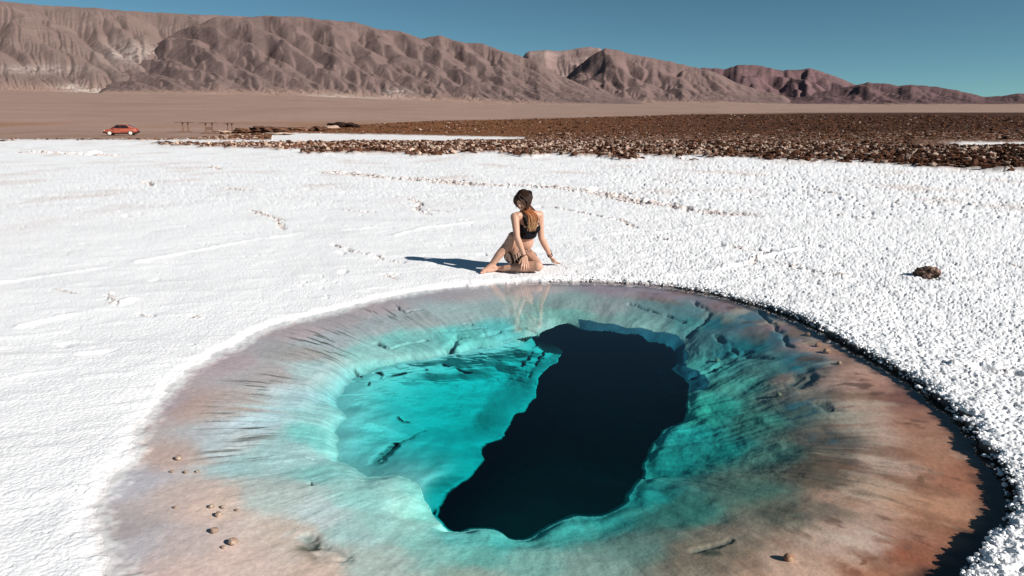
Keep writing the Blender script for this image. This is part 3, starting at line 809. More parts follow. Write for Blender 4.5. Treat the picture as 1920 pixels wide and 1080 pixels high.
m_mount = tint_mat('mountain_rock', rough=.95, spec=.05, var=.10, scale=.010, bump=.35, bscale=.02, bdist=20)
def mountain(name, label, sky, r0, r1, col, seed, period, skew, spur=.55, rows=170, px=1.5, er=6, back=.25, ends=(60, 60), prof=1.15, alt=None, pale=None, fn=None):
    """sky: skyline (u, v); r0 foot distance, r1 crest distance"""
    sky = np.array(sky, float)
    us = np.arange(sky[0, 0], sky[-1, 0] + px, px); nx = len(us)
    th = (us - 960) / F / CP          # tan of bearing, near enough at the horizon
    tgt = np.interp(us, sky[:, 0], sky[:, 1]) + 1.6 * fbm(us / 22, us * 0, seed + 3, 4) + 1.3 * fbm(us / 7, us * 0 + .5, seed + 4, 3) * smooth(700, 1000, us)
    rc = np.interp(us, sky[:, 0], np.broadcast_to(r1, (len(sky),)) if np.ndim(r1) == 0 else r1)
    rf_ = np.interp(us, sky[:, 0], np.broadcast_to(r0, (len(sky),)) if np.ndim(r0) == 0 else r0)
    srow = np.linspace(-.12, 1 + back, rows)[:, None]
    R = rf_[None] + (rc - rf_)[None] * srow
    Y_ = R * np.cos(np.arctan(th))[None]; X_ = Y_ * th[None]
    xm = us[None] / F * np.mean(rc) + 0 * R; ym = R
    cell = px / F * np.mean(rc)
    crest = np.interp(us, sky[:, 0], np.maximum((VH + 10 - sky[:, 1]) / F, .004)) * rc
    s = np.clip(srow, 0, 1) + 0 * R
    warp = fbm(xm / (period * 1.6), ym / (period * 1.6), seed, 3)
    ph = (xm - skew * (rc[None] - R)) / period + .65 * warp
    tri = 1 - np.abs(2 * (ph - np.floor(ph)) - 1)
    rnd_ = .6 + .4 * _rnd(np.floor(ph).astype(np.int64), np.zeros(ph.shape, np.int64), seed)
    ph2 = (xm - skew * 1.3 * (rc[None] - R)) / (period * .37) + 1.2 * fbm(xm / period, ym / period, seed + 9, 3)
    tri2 = 1 - np.abs(2 * (ph2 - np.floor(ph2)) - 1)
    base = s ** prof
    fall = np.where(srow > 1, 1 - ((srow - 1) / back) * .8, 1.0)
    vall = spur * rnd_ * (1 - tri ** .9) * smooth(0, .10, s) * (1 - .72 * s)
    h = crest[None] * (base * (1 - vall) - .10 * spur * (1 - tri2) * np.sin(np.pi * s)) * fall
    h += crest[None] * .035 * fbm(xm / period * 1.7, ym / period * 1.7, seed + 20, 5) * smooth(0, .25, s)
    h = np.maximum(h, 0) - cell * .0
    if fn is not None: h = fn(h, us, srow, crest)
    h = erode(h, cell, n=int(nx * rows * .10), steps=80, batches=er, seed=seed)
    edge = smooth(0, ends[0], us - us[0]) * smooth(0, ends[1], us[-1] - us) if ends else 1
    # match the skyline
    pz = plain_z(X_, Y_)
    cur = ((pz + h - CAMZ) / np.maximum(R, 1)).max(0)
    want = (VH - tgt) / F * 1.0 * (1 / np.sqrt(1 + th ** 2)) 
    plain_e = ((pz - CAMZ) / R)[int(rows * .8)]
    ratio = np.clip((want - plain_e), .0005, 1) / np.clip(cur - plain_e, .0005, 1)
    ratio = blur1(np.clip(ratio, .2, 3), 3)
    h = h * ratio[None]
    h += cell * .3 * fbm(xm / cell / 5, ym / cell / 5, seed + 60, 4) * smooth(.0, .1, s)
    h = h * edge[None] - 8 * (1 - edge[None])
    h = np.where(srow < 0.0, h - 12 * (-srow) * 10, h)
    Zm = pz + h - 2 * (srow < .02)
    g = fbm(xm / (period * .8), ym / (period * .5), seed + 30, 4)
    c_ = np.ones(R.shape + (3,)) * np.array(col) * (1 + .16 * g[..., None])
    if alt is not None:
        w_ = smooth(-.1, .45, fbm(xm / (period * 1.2), ym / (period * .35) + h / crest.max() * 5, seed + 40, 4))[..., None] * .55
        c_ = c_ * (1 - w_) + np.array(alt) * w_
    lowz = smooth(.16, .02, s)[..., None]
    c_ = c_ * (1 - lowz * .95) + np.array([.30, .200, .160]) * lowz * .95
    if pale is not None:
        Uu, Vv = proj(X_, Y_, Zm)
        for (pu, pv, su, sv, am) in pale:
            w_ = np.exp(-((Uu - pu) / su) ** 2 - ((Vv - pv) / sv) ** 2) * am * smooth(-.25, .15, fbm(xm / 60, ym / 60, 77, 3) + .1)
            c_ = c_ * (1 - w_[..., None]) + np.array([.50, .42, .38]) * w_[..., None]
    me = mesh_np(name, np.stack([X_, Y_, Zm], -1).reshape(-1, 3), grid_faces(rows, nx), m_mount, np.clip(c_, .01, .9).reshape(-1, 3))
    return link(name, me, kind='structure', label=label, category='mountain')

BR = (.160, .110, .100)
mountain('mountain_range', 'smooth light brown mountain range at the far left', [(-700,30),(-300,8),(-60,14),(0,19),(90,24),(160,31),(250,35),(300,40),(360,43),(420,46),(520,50),(620,60)],
         3000, 5200, (.190,.134,.118), 11, 620, .35, spur=.35, er=5, rows=300, pale=[(165,172,28,7,.9),(215,176,60,8,.95),(130,163,22,5,.8),(240,100,45,20,.55),(295,97,14,6,.9),(60,130,90,8,.4)])
mountain('mountain_range', 'dark brown gullied mountain range left of centre', [(225,182),(250,140),(300,110),(345,96),(395,70),(425,62),(455,50),(500,52),(540,48),(600,50),(650,56),(690,58),(730,70),(770,74),(805,86),(835,80),(870,92),(910,94),(940,106),(965,112),(1000,124),(1040,146),(1090,168),(1150,186),(1210,194)],
         2700, 4300, BR, 23, 250, .50, spur=.44, er=8, rows=340, ends=(20,60), pale=[(620,182,40,5,.7),(745,172,25,7,.6),(700,185,60,4,.4)])
mountain('mountain_range', 'pale pink distant peaks seen between the brown ranges', [(930,122),(975,109),(1010,105),(1050,107),(1085,100),(1110,102),(1130,112),(1170,124),(1230,140)],
         8500, 11500, (.235,.160,.145), 37, 900, .2, spur=.6, er=5, rows=120, alt=(.33,.25,.225))
mountain('mountain_range', 'brown pyramid shaped mountain right of centre', [(1000,192),(1040,165),(1075,132),(1095,116),(1120,102),(1140,105),(1165,112),(1200,118),(1240,126),(1275,134),(1310,142),(1350,160),(1400,176),(1470,190)],
         4800, 6800, (.170,.114,.104), 41, 520, .3, spur=.5, er=7, rows=260, ends=(15,40))
mountain('mountain_range', 'purple rugged mountain ridge on the right', [(1240,150),(1290,135),(1330,137),(1352,131),(1380,130),(1400,134),(1430,140),(1462,138),(1475,135),(1500,142),(1530,152),(1560,165),(1600,172),(1680,190),(1740,200)],
         6500, 8600, (.150,.090,.090), 53, 560, .2, spur=.7, er=8, rows=210, alt=(.11,.07,.078), ends=(15,40))
mountain('mountain_range', 'low dark purple hills at the far right', [(1400,198),(1450,186),(1500,176),(1555,167),(1580,160),(1610,162),(1635,166),(1660,164),(1700,168),(1740,174),(1790,186),(1815,184),(1850,179),(1880,180),(1920,188),(2000,186),(2150,178),(2400,190),(2600,196)],
         5200, 7400, (.120,.074,.072), 67, 520, .3, spur=.65, er=7, rows=210, alt=(.13,.075,.085), ends=(30,30))

# ------------------------------------------------------------------ height lookup on the finished sheet
tanfine = np.tan(fine)
def z_at(x, y):
    x = np.atleast_1d(x).astype(float); y = np.atleast_1d(y).astype(float)
    c_ = np.clip(np.searchsorted(tanfine, x / y), 1, len(fine) - 1)
    r_ = np.clip(np.searchsorted(rr, np.hypot(x, y)), 1, nr - 2)
    return (Z[r_, c_] + Z[r_ - 1, c_] + Z[r_, c_ - 1] + Z[r_ - 1, c_ - 1]) / 4
def ground_at_px(u, v):
    z = 0.02
    for _ in range(30):
        p = unproj(u, v, z); z = .5 * z + .5 * float(z_at(p[0], p[1])[0])
    return np.array([p[0], p[1], z])

# ------------------------------------------------------------------ scattered lumps
def ico(sub):
    bm = bmesh.new(); bmesh.ops.create_icosphere(bm, subdivisions=sub, radius=1.0)
    v = np.array([t.co[:] for t in bm.verts]); f = np.array([[q.index for q in t.verts] for t in bm.faces]); bm.free()
    return v, f
ICO1, ICO2, ICO3, ICO4 = ico(1), ico(2), ico(3), ico(4)
def lumps(name, P, size, flat, cols_, mat, base, seed, rough=.28, **tags):
    rng = np.random.default_rng(seed); v, f = base; n = len(P)
    rad = 1 + rng.uniform(-rough, rough, (n, len(v)))
    a = rng.uniform(0, 6.28, n); ca, sa = np.cos(a), np.sin(a)
    ax = rng.uniform(.7, 1.35, (n, 3)); ax[:, 2] *= flat
    q = v[None] * rad[..., None] * ax[:, None, :] * size[:, None, None]
    qx = q[..., 0] * ca[:, None] - q[..., 1] * sa[:, None]; qy = q[..., 0] * sa[:, None] + q[..., 1] * ca[:, None]
    W = np.stack([qx, qy, q[..., 2]], -1) + P[:, None, :]
    ff = (f[None] + (np.arange(n) * len(v))[:, None, None]).reshape(-1, 3)
    cc_ = np.repeat(cols_, len(v), 0)
    me = mesh_np(name, W.reshape(-1, 3), ff, mat, cc_, smooth_f=False)
    return link(name, me, **tags)
rng = np.random.default_rng(5)
# clods of the brown field
def pick(maskarr, n, wpow=1.0, rmin=0, rmax=1e9):
    w = maskarr * ((Rr > rmin) & (Rr < rmax) & (np.abs(TH) < .75))
    idx = np.flatnonzero(w.ravel() > .3)
    return rng.choice(idx, min(n, len(idx)), replace=False)
m_clod = tint_mat('salt_clod', rough=.95, spec=.05, var=.3, scale=14)
ix = pick(clod, 38000, rmax=60)
uq, vq = U.ravel()[ix], V.ravel()[ix]
ix = ix[~(((uq > 1720) & (vq > 265) & (vq < 276)) | ((uq > 500) & (uq < 990) & (vq > 251) & (vq < 267)))]
P = np.stack([X.ravel()[ix], Y.ravel()[ix], Z.ravel()[ix]], -1); rp = Rr.ravel()[ix]
sz = np.exp(rng.normal(math.log(.040), .55, len(ix))) * np.clip(rp / 30, .8, 1.3)
sz = np.clip(sz, .02, .17)
k = rng.random(len(ix))[:, None]
edge_u = smooth(300, 1700, U.ravel()[ix])[:, None]
dark = np.array([.045, .020, .012]); mid = np.array([.125, .056, .034]); light = np.array([.50, .36, .28])
pl = (.30 - .12 * edge_u) * (.35 + 1.3 * smooth(290, 265, V.ravel()[ix] - 25 * edge_u[:, 0])[:, None])
cc_ = np.where(k < pl, light * rng.uniform(.65, 1.1, (len(ix), 1)), np.where(k < .66, mid, dark))
P[:, 2] += sz * .25
cc_ = cc_ * (1 - .25 * edge_u)
lumps('salt_clods', P, sz, .75, cc_, m_clod, ICO1, 6, .3, kind='stuff', label='jagged brown salt clods strewn over the dark field', category='rubble')
ix = np.flatnonzero(((clod > .4) & (Rr > 52) & (Rr < 330) & (np.abs(TH) < .75)).ravel())
ix = rng.choice(ix, min(24000, len(ix)), replace=False)
uq, vq = U.ravel()[ix], V.ravel()[ix]
ix = ix[~(((uq > 1720) & (vq > 265) & (vq < 276)) | ((uq > 500) & (uq < 990) & (vq > 251) & (vq < 267)))]
P = np.stack([X.ravel()[ix], Y.ravel()[ix], Z.ravel()[ix]], -1); rp = Rr.ravel()[ix]
P[:, :2] *= rng.uniform(.985, 1.015, (len(ix), 1))
sz = np.clip(np.exp(rng.normal(math.log(.062), .45, len(ix))) * (rp / 50) ** .75, .03, .7)
edge_u = smooth(500, 1700, U.ravel()[ix])[:, None]; k = rng.random(len(ix))[:, None]
pl = (.34 - .20 * edge_u) * smooth(150, 60, rp)[:, None] + .05
cc_ = np.where(k < pl, light * rng.uniform(.5, .9, (len(ix), 1)), np.where(k < .62, np.array([.150, .064, .034]), dark)) * (1 - .30 * edge_u)
lumps('salt_clods', P, sz, .6, cc_, m_clod, ICO1, 66, .3, kind='stuff', label='distant brown clods covering the field up to the plain', category='rubble')
# loose crust along the pressure ridges
pts_, szs, colz = [], [], []
for (cp, wdt, amp) in CRACKS:
    Pw = resample_open(poly_world(cp), .05)
    for q in Pw:
        if q[0] / q[1] > .9: continue
        gate = float(gnoise(np.array([q[0] * 2.1]), np.array([q[1] * 2.1]), 5)[0])
        for _ in range(5 if wdt > .2 else 2):
            if rng.random() < (.52 if wdt > .2 else .80) - gate * .9: continue
            o_ = rng.normal(0, wdt * .75, 2)
            x_, y_ = q[0] + o_[0], q[1] + o_[1]
            s0 = math.exp(rng.normal(math.log(.016), .5)) * (1.15 if amp > .045 else .8) * max(1, math.hypot(x_, y_) / 12)
            pts_.append((x_, y_, 0)); szs.append(s0); colz.append(rng.random())
pts_ = np.array(pts_); szs = np.array(szs); colz = np.array(colz)[:, None]
pts_[:, 2] = z_at(pts_[:, 0], pts_[:, 1]) - szs * .05
ccz = np.where(colz < .55, np.array([.60, .53, .50]), np.where(colz < .75, np.array([.78, .77, .76]), np.array([.36, .31, .29])))
lumps('salt_rubble', pts_, szs, .7, ccz, m_salt, ICO1, 8, .3, kind='stuff', label='broken lumps of salt crust along the low pressure ridges', category='rubble')
# cauliflower nodules on the high rim of the crust
rim = resample(shore_w, .012)
rim = rim[(rim[:, 2] > .03)]
n_ = 6; Pn, Sn = [], []
for q in rim:
    d_ = np.array([q[0] - cxs, q[1] - cys]); d_ /= np.hypot(*d_)
    for _ in range(n_):
        if rng.random() > .35 + q[2] * 5: continue
        off = abs(rng.normal(.012, .035)); s0 = math.exp(rng.normal(math.log(.0048), .42)) * (.7 + q[2] * 8)
        Pn.append((q[0] + d_[0] * off + rng.normal(0, .008), q[1] + d_[1] * off + rng.normal(0, .008), 0)); Sn.append(s0)
Pn = np.array(Pn); Sn = np.array(Sn)
Pn[:, 2] = np.maximum(z_at(Pn[:, 0], Pn[:, 1]), .01) + Sn * .2
ln = lumps('salt_nodules', Pn, Sn, .8, np.tile([.83, .83, .835], (len(Pn), 1)), m_salt, ICO2, 12, .16, kind='stuff', label='white cauliflower salt nodules along the raised pool rim', category='salt crust')

# ------------------------------------------------------------------ single stones
def stone(name, label, u, v, w, h, col1, col2, seed, group=None, sub=ICO3, z=None, jag=.35, cat='stone'):
    p = ground_at_px(u, v) if z is None else np.append(unproj(u, v, z), z)
    vb, fb = sub
    r = 1 + jag * fbm(vb[:, 0] * 1.6 + seed, vb[:, 1] * 1.6 + vb[:, 2] * 1.3, seed, 3) + jag * .8 * ridged(vb[:, 0] * 3 + vb[:, 2] * 2, vb[:, 1] * 3 - vb[:, 2], seed + 4, 3) - jag * .5
    q = vb * r[:, None] * np.array([w / 2, w / 2 * .8, h / 2])
    n_ = fbm(vb[:, 0] * 5 + vb[:, 2] * 3, vb[:, 1] * 5, seed + 8, 3)
    kk = smooth(-.1, .35, n_)[:, None]
    cs = np.array(col1) * (1 - kk) + np.array(col2) * kk
    me = mesh_np(name, q, fb, m_stone, cs)
    o = link(name, me, label=label, category=cat)
    o.location = (p[0], p[1], p[2] + h * .32)
    if group: o['group'] = group
    return o
m_stone = tint_mat('stone', rough=.92, spec=.1, var=.25, scale=45, bump=.6, bscale=70, bdist=.01)
stone('rock', 'dark brown porous rock lying alone on the white salt at the right', 1738, 519, .225, .13, (.05, .030, .022), (.26, .17, .135), 3, sub=ICO4, jag=.5, cat='rock')
PEB = [(335,862,.034,'pale pebble nearest the left shore of the pool, above a row of small ones'),
 (323,886,.020,'leftmost pebble of the short row in the shallows by the left shore'),
 (349,887,.022,'middle pebble of the short row in the shallows by the left shore'),
 (370,886,.020,'rightmost pebble of the short row in the shallows by the left shore'),
 (329,953,.018,'tiny lone pebble on the tan shallows, left of the pebble cluster'),
 (397,952,.026,'upper left pebble of the cluster on the tan shallows'),
 (418,953,.022,'upper right pebble of the cluster on the tan shallows'),
 (410,968,.030,'lowest and broadest pebble of the cluster on the tan shallows'),
 (444,958,.016,'tiny pebble just right of the cluster on the tan shallows'),
 (402,998,.034,'round whitish pebble below the cluster, the palest in the shallows'),
 (437,1020,.040,'large lumpy cream pebble nearest the bottom left of the pool'),
 (420,1028,.020,'small dark pebble touching the large lumpy cream one'),
 (1515,630,.045,'cream salt lump near the upper right shore of the pool'),
 (1440,588,.030,'small cream lump in the shallows under the far right rim'),
 (1533,650,.042,'first of the orange lumps strung out below the upper right shore'),
 (1550,662,.050,'second and largest of the orange lumps below the upper right shore'),
 (1573,683,.034,'last of the orange lumps strung out below the upper right shore'),
 (1478,1050,.040,'cream lump with a dark side at the bottom right of the pool'),
 (1460,742,.035,'pale lump on the teal shelf left of the dark blue hollow'),
 (1345,678,.040,'pale stone on the teal shelf right of the shaft')]
for i, (u, v, w, lab) in enumerate(PEB):
    c1, c2 = ((.30, .19, .14), (.55, .42, .34)) if u < 1400 else ((.28, .14, .08), (.50, .34, .24))
    stone('pebble', lab, u, v, w, w * .75, c1, c2, 20 + i, group='pebbles in the pool shallows', sub=ICO2, jag=.25, cat='pebble')

MOUND = [(502,249,2.6,.75,(.06,.028,.018),(.20,.10,.06),'long dark brown rock bank beyond the salt, right of the wooden stands'),
 (455,250,1.5,.55,(.08,.035,.02),(.22,.11,.065),'small dark rock bank beside the wooden stands'),
 (560,248,2.2,.5,(.09,.04,.025),(.26,.14,.09),'low brown rock bank behind the left end of the white strip'),
 (598,247,1.4,.65,(.05,.025,.016),(.17,.08,.05),'dark rock hump in the middle of the low brown banks'),
 (645,245,2.9,1.0,(.018,.010,.008),(.07,.035,.022),'blackest rock mound beyond the white strip'),
 (622,246,1.3,.6,(.35,.24,.18),(.50,.38,.30),'cream rock against the left side of the blackest mound'),
 (415,250,1.2,.35,(.35,.23,.17),(.48,.35,.27),'low cream rock just right of the wooden stands'),
 (522,253,2.2,.25,(.38,.27,.21),(.55,.44,.37),'flat cream slab in front of the long dark rock bank')]
for i, (u, v, w, h, c1, c2, lab) in enumerate(MOUND):
    stone('rock_mound', lab, u, v, w * 2.2, h * 1.6, c1, c2, 60 + i, group='rock banks beyond the salt flat', sub=ICO4, jag=.6, cat='rock mound')

# ------------------------------------------------------------------ wooden stands
m_wood = flat_mat('weathered_wood', (.19, .11, .08), .85, .15, var=.35, scale=3)
def bx(bm, x0, x1, y0, y1, z0, z1):
    r = bmesh.ops.create_cube(bm, size=1.0)
    for v in r['verts']:
        v.co = Vector(((x0 + x1) / 2 + v.co.x * (x1 - x0), (y0 + y1) / 2 + v.co.y * (y1 - y0), (z0 + z1) / 2 + v.co.z * (z1 - z0)))
    return r['verts']
def bm_obj(name, bm, mat, parent=None, bev=0, sm=False, **tags):
    if bev: bmesh.ops.bevel(bm, geom=list(bm.edges), offset=bev, segments=2, affect='EDGES', clamp_overlap=True)
    bmesh.ops.recalc_face_normals(bm, faces=bm.faces)
    if sm:
        for f in bm.faces: f.smooth = True
    me = bpy.data.meshes.new(name); bm.to_mesh(me); bm.free(); me.materials.append(mat)
    return link(name, me, parent, **tags)
def stand(u, v, wtop, h, px_, label, box):
    p = ground_at_px(u, v)
    e = link('wooden_stand', None, label=label, category='stand', group='wooden stands on the sandy plain')
    e.location = (p[0], p[1], p[2] - .05); e.rotation_euler = (0, 0, .06)
    bm = bmesh.new(); bx(bm, -wtop / 2, wtop / 2, -.35, .35, h, h + .14); bm_obj('top_board', bm, m_wood, e, .02)
    for s_x in (-1, 1):
        bm = bmesh.new(); bx(bm, s_x * px_ - .09, s_x * px_ + .09, -.09, .09, 0, h); bm_obj('post', bm, m_wood, e, .01)
    bm = bmesh.new(); bx(bm, -wtop * .36, wtop * .36, -.3, .3, .0, .28); bm_obj('base', bm, m_wood, e, .02)
    if box:
        bm = bmesh.new(); bx(bm, -px_ + .09, px_ - .09, -.05, .05, h * .36, h * .66); bm_obj('panel', bm, m_wood, e, .01)
stand(349, 249.5, 2.9, 1.62, .42, 'leftmost dark wooden stand, open between its two posts', False)
stand(393, 250, 2.8, 1.60, .50, 'middle dark wooden stand with a panel between its posts', True)
stand(432, 249.5, 1.6, 1.55, .35, 'rightmost and smallest wooden stand, next to the rock bank', False)

# ------------------------------------------------------------------ red car
m_red = flat_mat('car_paint', (.30, .066, .036), .6, .5, var=.05, scale=2)
m_glass = flat_mat('car_glass', (.012, .014, .016), .08, .6, var=.02)
m_blk = flat_mat('car_trim', (.015, .012, .012), .6, .3, var=.05)
m_tyre = flat_mat('tyre', (.03, .027, .025), .9, .1)
m_rim = flat_mat('dusty_rim', (.62, .56, .50), .5, .3)
m_lamp = flat_mat('lamp_lens', (.7, .66, .6), .15, .6)
def loft(stations, nseg=14):
    """stations: x, zlow, zhigh, half width low, half width high"""
    bm = bmesh.new(); rings = []
    for (x_, z0, z1, w0, w1) in stations:
        ring = []
        for k in range(nseg):
            a = 2 * math.pi * (k + .5) / nseg
            cx_, cz_ = math.cos(a), math.sin(a)
            e_ = .45
            px_ = math.copysign(abs(cx_) ** e_, cx_); pz_ = math.copysign(abs(cz_) ** e_, cz_)
            tz = (pz_ + 1) / 2
            ring.append(bm.verts.new((x_, px_ * (w0 + (w1 - w0) * tz), z0 + (z1 - z0) * tz)))
        rings.append(ring)
    for a, b in zip(rings[:-1], rings[1:]):
        for k in range(nseg):
            bm.faces.new((a[k], a[(k + 1) % nseg], b[(k + 1) % nseg], b[k]))
    bm.faces.new(rings[0][::-1]); bm.faces.new(rings[-1])
    return bm
cp_ = ground_at_px(229, 253.6)
car = link('parked_car', None, label='small red car with a dark front parked on the sand beyond the salt', category='car')
car.location = (cp_[0], cp_[1], cp_[2]); car.rotation_euler = (0, 0, math.pi + .30); car.scale = (.98, .98, .98)
bm_obj('body', loft([(-2.18, .50, .80, .62, .58), (-2.05, .36, .98, .78, .70), (-1.6, .30, 1.02, .84, .76), (-.6, .26, 1.02, .86, .80), (.6, .26, 1.00, .86, .80), (1.2, .28, .96, .85, .76), (1.75, .32, .86, .82, .70), (2.08, .38, .76, .74, .62), (2.2, .46, .66, .62, .54)]), m_red, car, sm=True)
cab = bm_obj('cabin', loft([(-1.75, .95, 1.03, .70, .62), (-1.35, .95, 1.30, .74, .60), (-.9, .95, 1.48, .76, .58), (-.1, .95, 1.54, .77, .58), (.35, .95, 1.47, .77, .58), (.85, .95, 1.18, .76, .62), (1.15, .92, .99, .72, .62)]), m_red, car, sm=True)
def quad(name, pts, mat, parent, th=.02):
    bm = bmesh.new(); pts = [Vector(p) for p in pts]
    n = (pts[1] - pts[0]).cross(pts[2] - pts[0]).normalized() * th
    a = [bm.verts.new(p + n) for p in pts]; b = [bm.verts.new(p - n) for p in pts]
    bm.faces.new(a); bm.faces.new(b[::-1])
    for i in range(len(pts)):
        j = (i + 1) % len(pts); bm.faces.new((a[i], b[i], b[j], a[j]))
    return bm_obj(name, bm, mat, parent)
for s_ in (-1, 1):
    quad('side_window', [(-.02, s_ * .765, 1.08), (.80, s_ * .765, 1.08), (.38, s_ * .66, 1.40), (-.02, s_ * .655, 1.44)], m_glass, cab, .03)
    quad('side_window', [(-1.15, s_ * .76, 1.08), (-.10, s_ * .765, 1.08), (-.10, s_ * .655, 1.44), (-.85, s_ * .66, 1.40)], m_glass, cab, .03)
    d = quad('door', [(-.05, s_ * .875, .36), (.85, s_ * .875, .36), (.85, s_ * .845, .98), (-.05, s_ * .845, .98)], m_red, car, .008)
    bm = bmesh.new(); bx(bm, .02, .16, s_ * .885 - .015, s_ * .885 + .015, .84, .88); bm_obj('handle', bm, m_blk, d)
    bm = bmesh.new(); bx(bm, .80, .95, s_ * .93 - .08, s_ * .93 + .08, 1.02, 1.14); bm_obj('mirror', bm, m_blk, car, .03)
    bm = bmesh.new(); bx(bm, 2.00, 2.14, s_ * .56 - .14, s_ * .56 + .14, .60, .74); bm_obj('headlight', bm, m_lamp, car, .03)
    bm = bmesh.new(); bx(bm, -2.16, -2.06, s_ * .60 - .09, s_ * .60 + .09, .66, .90); bm_obj('tail_light', bm, flat_mat('tail_lens', (.3, .01, .01), .2, .5), car, .02)
    for xw in (-1.30, 1.38):
        def disc(r, w, r2=None):
            bm = bmesh.new(); bmesh.ops.create_cone(bm, cap_ends=True, segments=24, radius1=r, radius2=r, depth=w, matrix=Matrix.Translation((xw, s_ * .76, .32)) @ Matrix.Rotation(math.pi / 2, 4, 'X'))
            return bm
        wh = bm_obj('wheel', disc(.32, .20), m_tyre, car, .03, sm=False)
        bm_obj('rim', disc(.235, .225), m_rim, wh, .01)
quad('windscreen', [(1.10, .60, 1.03), (1.10, -.60, 1.03), (.42, -.50, 1.47), (.42, .50, 1.47)], m_glass, cab, .02)
quad('rear_window', [(-1.62, -.52, 1.12), (-1.62, .52, 1.12), (-1.0, .46, 1.46), (-1.0, -.46, 1.46)], m_glass, cab, .02)
bm = bmesh.new(); bx(bm, 2.10, 2.26, -.70, .70, .30, .56); bm_obj('front_bumper', bm, m_blk, car, .05)
bm = bmesh.new(); bx(bm, 2.14, 2.22, -.40, .40, .58, .74); bm_obj('grille', bm, m_blk, car, .02)
bm = bmesh.new(); bx(bm, -2.26, -2.08, -.72, .72, .34, .58); bm_obj('rear_bumper', bm, m_blk, car, .05)
bm = bmesh.new(); bx(bm, -1.9, 1.9, -.7, .7, .20, .34); bm_obj('underbody', bm, m_blk, car, .03)
#WOMAN

# ------------------------------------------------------------------ the woman
W0 = ground_at_px(983.3, 511)
W0[2] = float(z_at(W0[0] + np.array([-.3, 0, .1, .1]), W0[1] + np.array([0, 0, 0, .3])).mean()) - .004
woman = link('person', None, label='woman in a black crop top sitting with one knee raised by the pool edge', category='person')
woman.location = W0
V3 = lambda *a: Vector(a)
class Blob:
    """overlapping balls and ellipsoids, fused into one skin by a voxel remesh"""
    def __init__(s): s.V = []; s.F = []; s.n = 0
    def ell(s, c, r, ax=None):
        v, f = ICO3
        q = v * np.array(r)
        if ax is not None:
            M = np.array([list(a) for a in ax]).T; q = q @ M.T
        s.V.append(q + np.array(c)); s.F.append(f + s.n); s.n += len(v)
    def limb(s, pts, rad, st=.3):
        for i in range(len(pts) - 1):
            a, b = Vector(pts[i]), Vector(pts[i + 1]); ra, rb = rad[i], rad[i + 1]
            n = max(1, int((b - a).length / (min(ra, rb) * st)))
            for k in range(n + 1):
                t = k / n; s.ball(a.lerp(b, t), ra + (rb - ra) * t)
    def ball(s, c, r):
        v, f = ICO2
        s.V.append(v * r + np.array(c)); s.F.append(f + s.n); s.n += len(v)
    def mesh(s, name, mat, vox=.0045, sm=3, cut=None, shift=0):
        me = mesh_np(name, np.concatenate(s.V), np.concatenate(s.F))
        o = bpy.data.objects.new('tmp', me); COL.objects.link(o)
        m = o.modifiers.new('r', 'REMESH'); m.mode = 'VOXEL'; m.voxel_size = vox; m.use_smooth_shade = True
        if sm:
            m2 = o.modifiers.new('s', 'SMOOTH'); m2.iterations = sm; m2.factor = .5
        dg = bpy.context.evaluated_depsgraph_get(); dg.update()
        out_ = bpy.data.meshes.new_from_object(o.evaluated_get(dg)); out_.name = name
        bpy.data.objects.remove(o); bpy.data.meshes.remove(me)
        if cut is not None:
            bm = bmesh.new(); bm.from_mesh(out_)
            kill = [v for v in bm.verts if not cut(v.co)]
            bmesh.ops.delete(bm, geom=kill, context='VERTS'); bm.to_mesh(out_); bm.free()
        out_.materials.clear(); out_.materials.append(mat)
        for p in out_.polygons: p.use_smooth = True
        return out_
def ortho(f, u):
    f = Vector(f).normalized(); r = f.cross(Vector(u)).normalized(); u = r.cross(f).normalized()
    return r, f, u
pel = V3(-.045, .30, .115)
shL, shR = V3(.150, .215, .545), V3(-.095, .075, .545)
neck0 = V3(.025, .155, .575); headc = V3(-.018, .085, .715)
lat = (shL - shR).normalized()
def torso(b, k=1.0, lo=True):
    spine_up = (neck0 - pel).normalized()
    fr = lat.cross(spine_up).normalized() * -1
    up = lat.cross(fr).normalized()
    if up.z < 0: up = -up
    if fr.y > 0: fr = -fr
    A = (lat, fr, up)
    fr2 = V3(-.1, -1, 0).normalized(); A2 = ortho(fr2, (0, 0, 1)); A2 = (A2[0], A2[1], A2[2])
    if lo:
        b.ell(pel, (.150 * k, .105 * k, .105 * k), A2)
        b.ell(pel + V3(.008, -.012, .085), (.108 * k, .085 * k, .10 * k), A2)
    b.ell(V3(.000, .245, .275), (.098 * k, .074 * k, .10 * k), A2)
    b.ell(V3(.022, .205, .37), (.112 * k, .082 * k, .10 * k), A)
    b.ell(V3(.032, .175, .455), (.128 * k, .088 * k, .10 * k), A)
    b.ell(V3(.032, .160, .52), (.118 * k, .070 * k, .058 * k), A)
    for s_ in (-1, 1):
        b.ell(V3(.030, .170, .445) + lat * (.058 * s_) + fr * .062, (.052 * k, .045 * k, .050 * k), A)
    return fr, up
b = Blob()
fr_t, up_t = torso(b)
b.limb([shR, V3(.03, .155, .56), shL], [.046, .052, .046])
b.limb([neck0, headc + V3(.008, .03, -.055)], [.050, .044])
b.limb([neck0 + V3(0, .01, -.01), shL + V3(-.03, 0, .012)], [.045, .036]); b.limb([neck0 + V3(0, .01, -.01), shR + V3(.03, 0, .012)], [.045, .036])
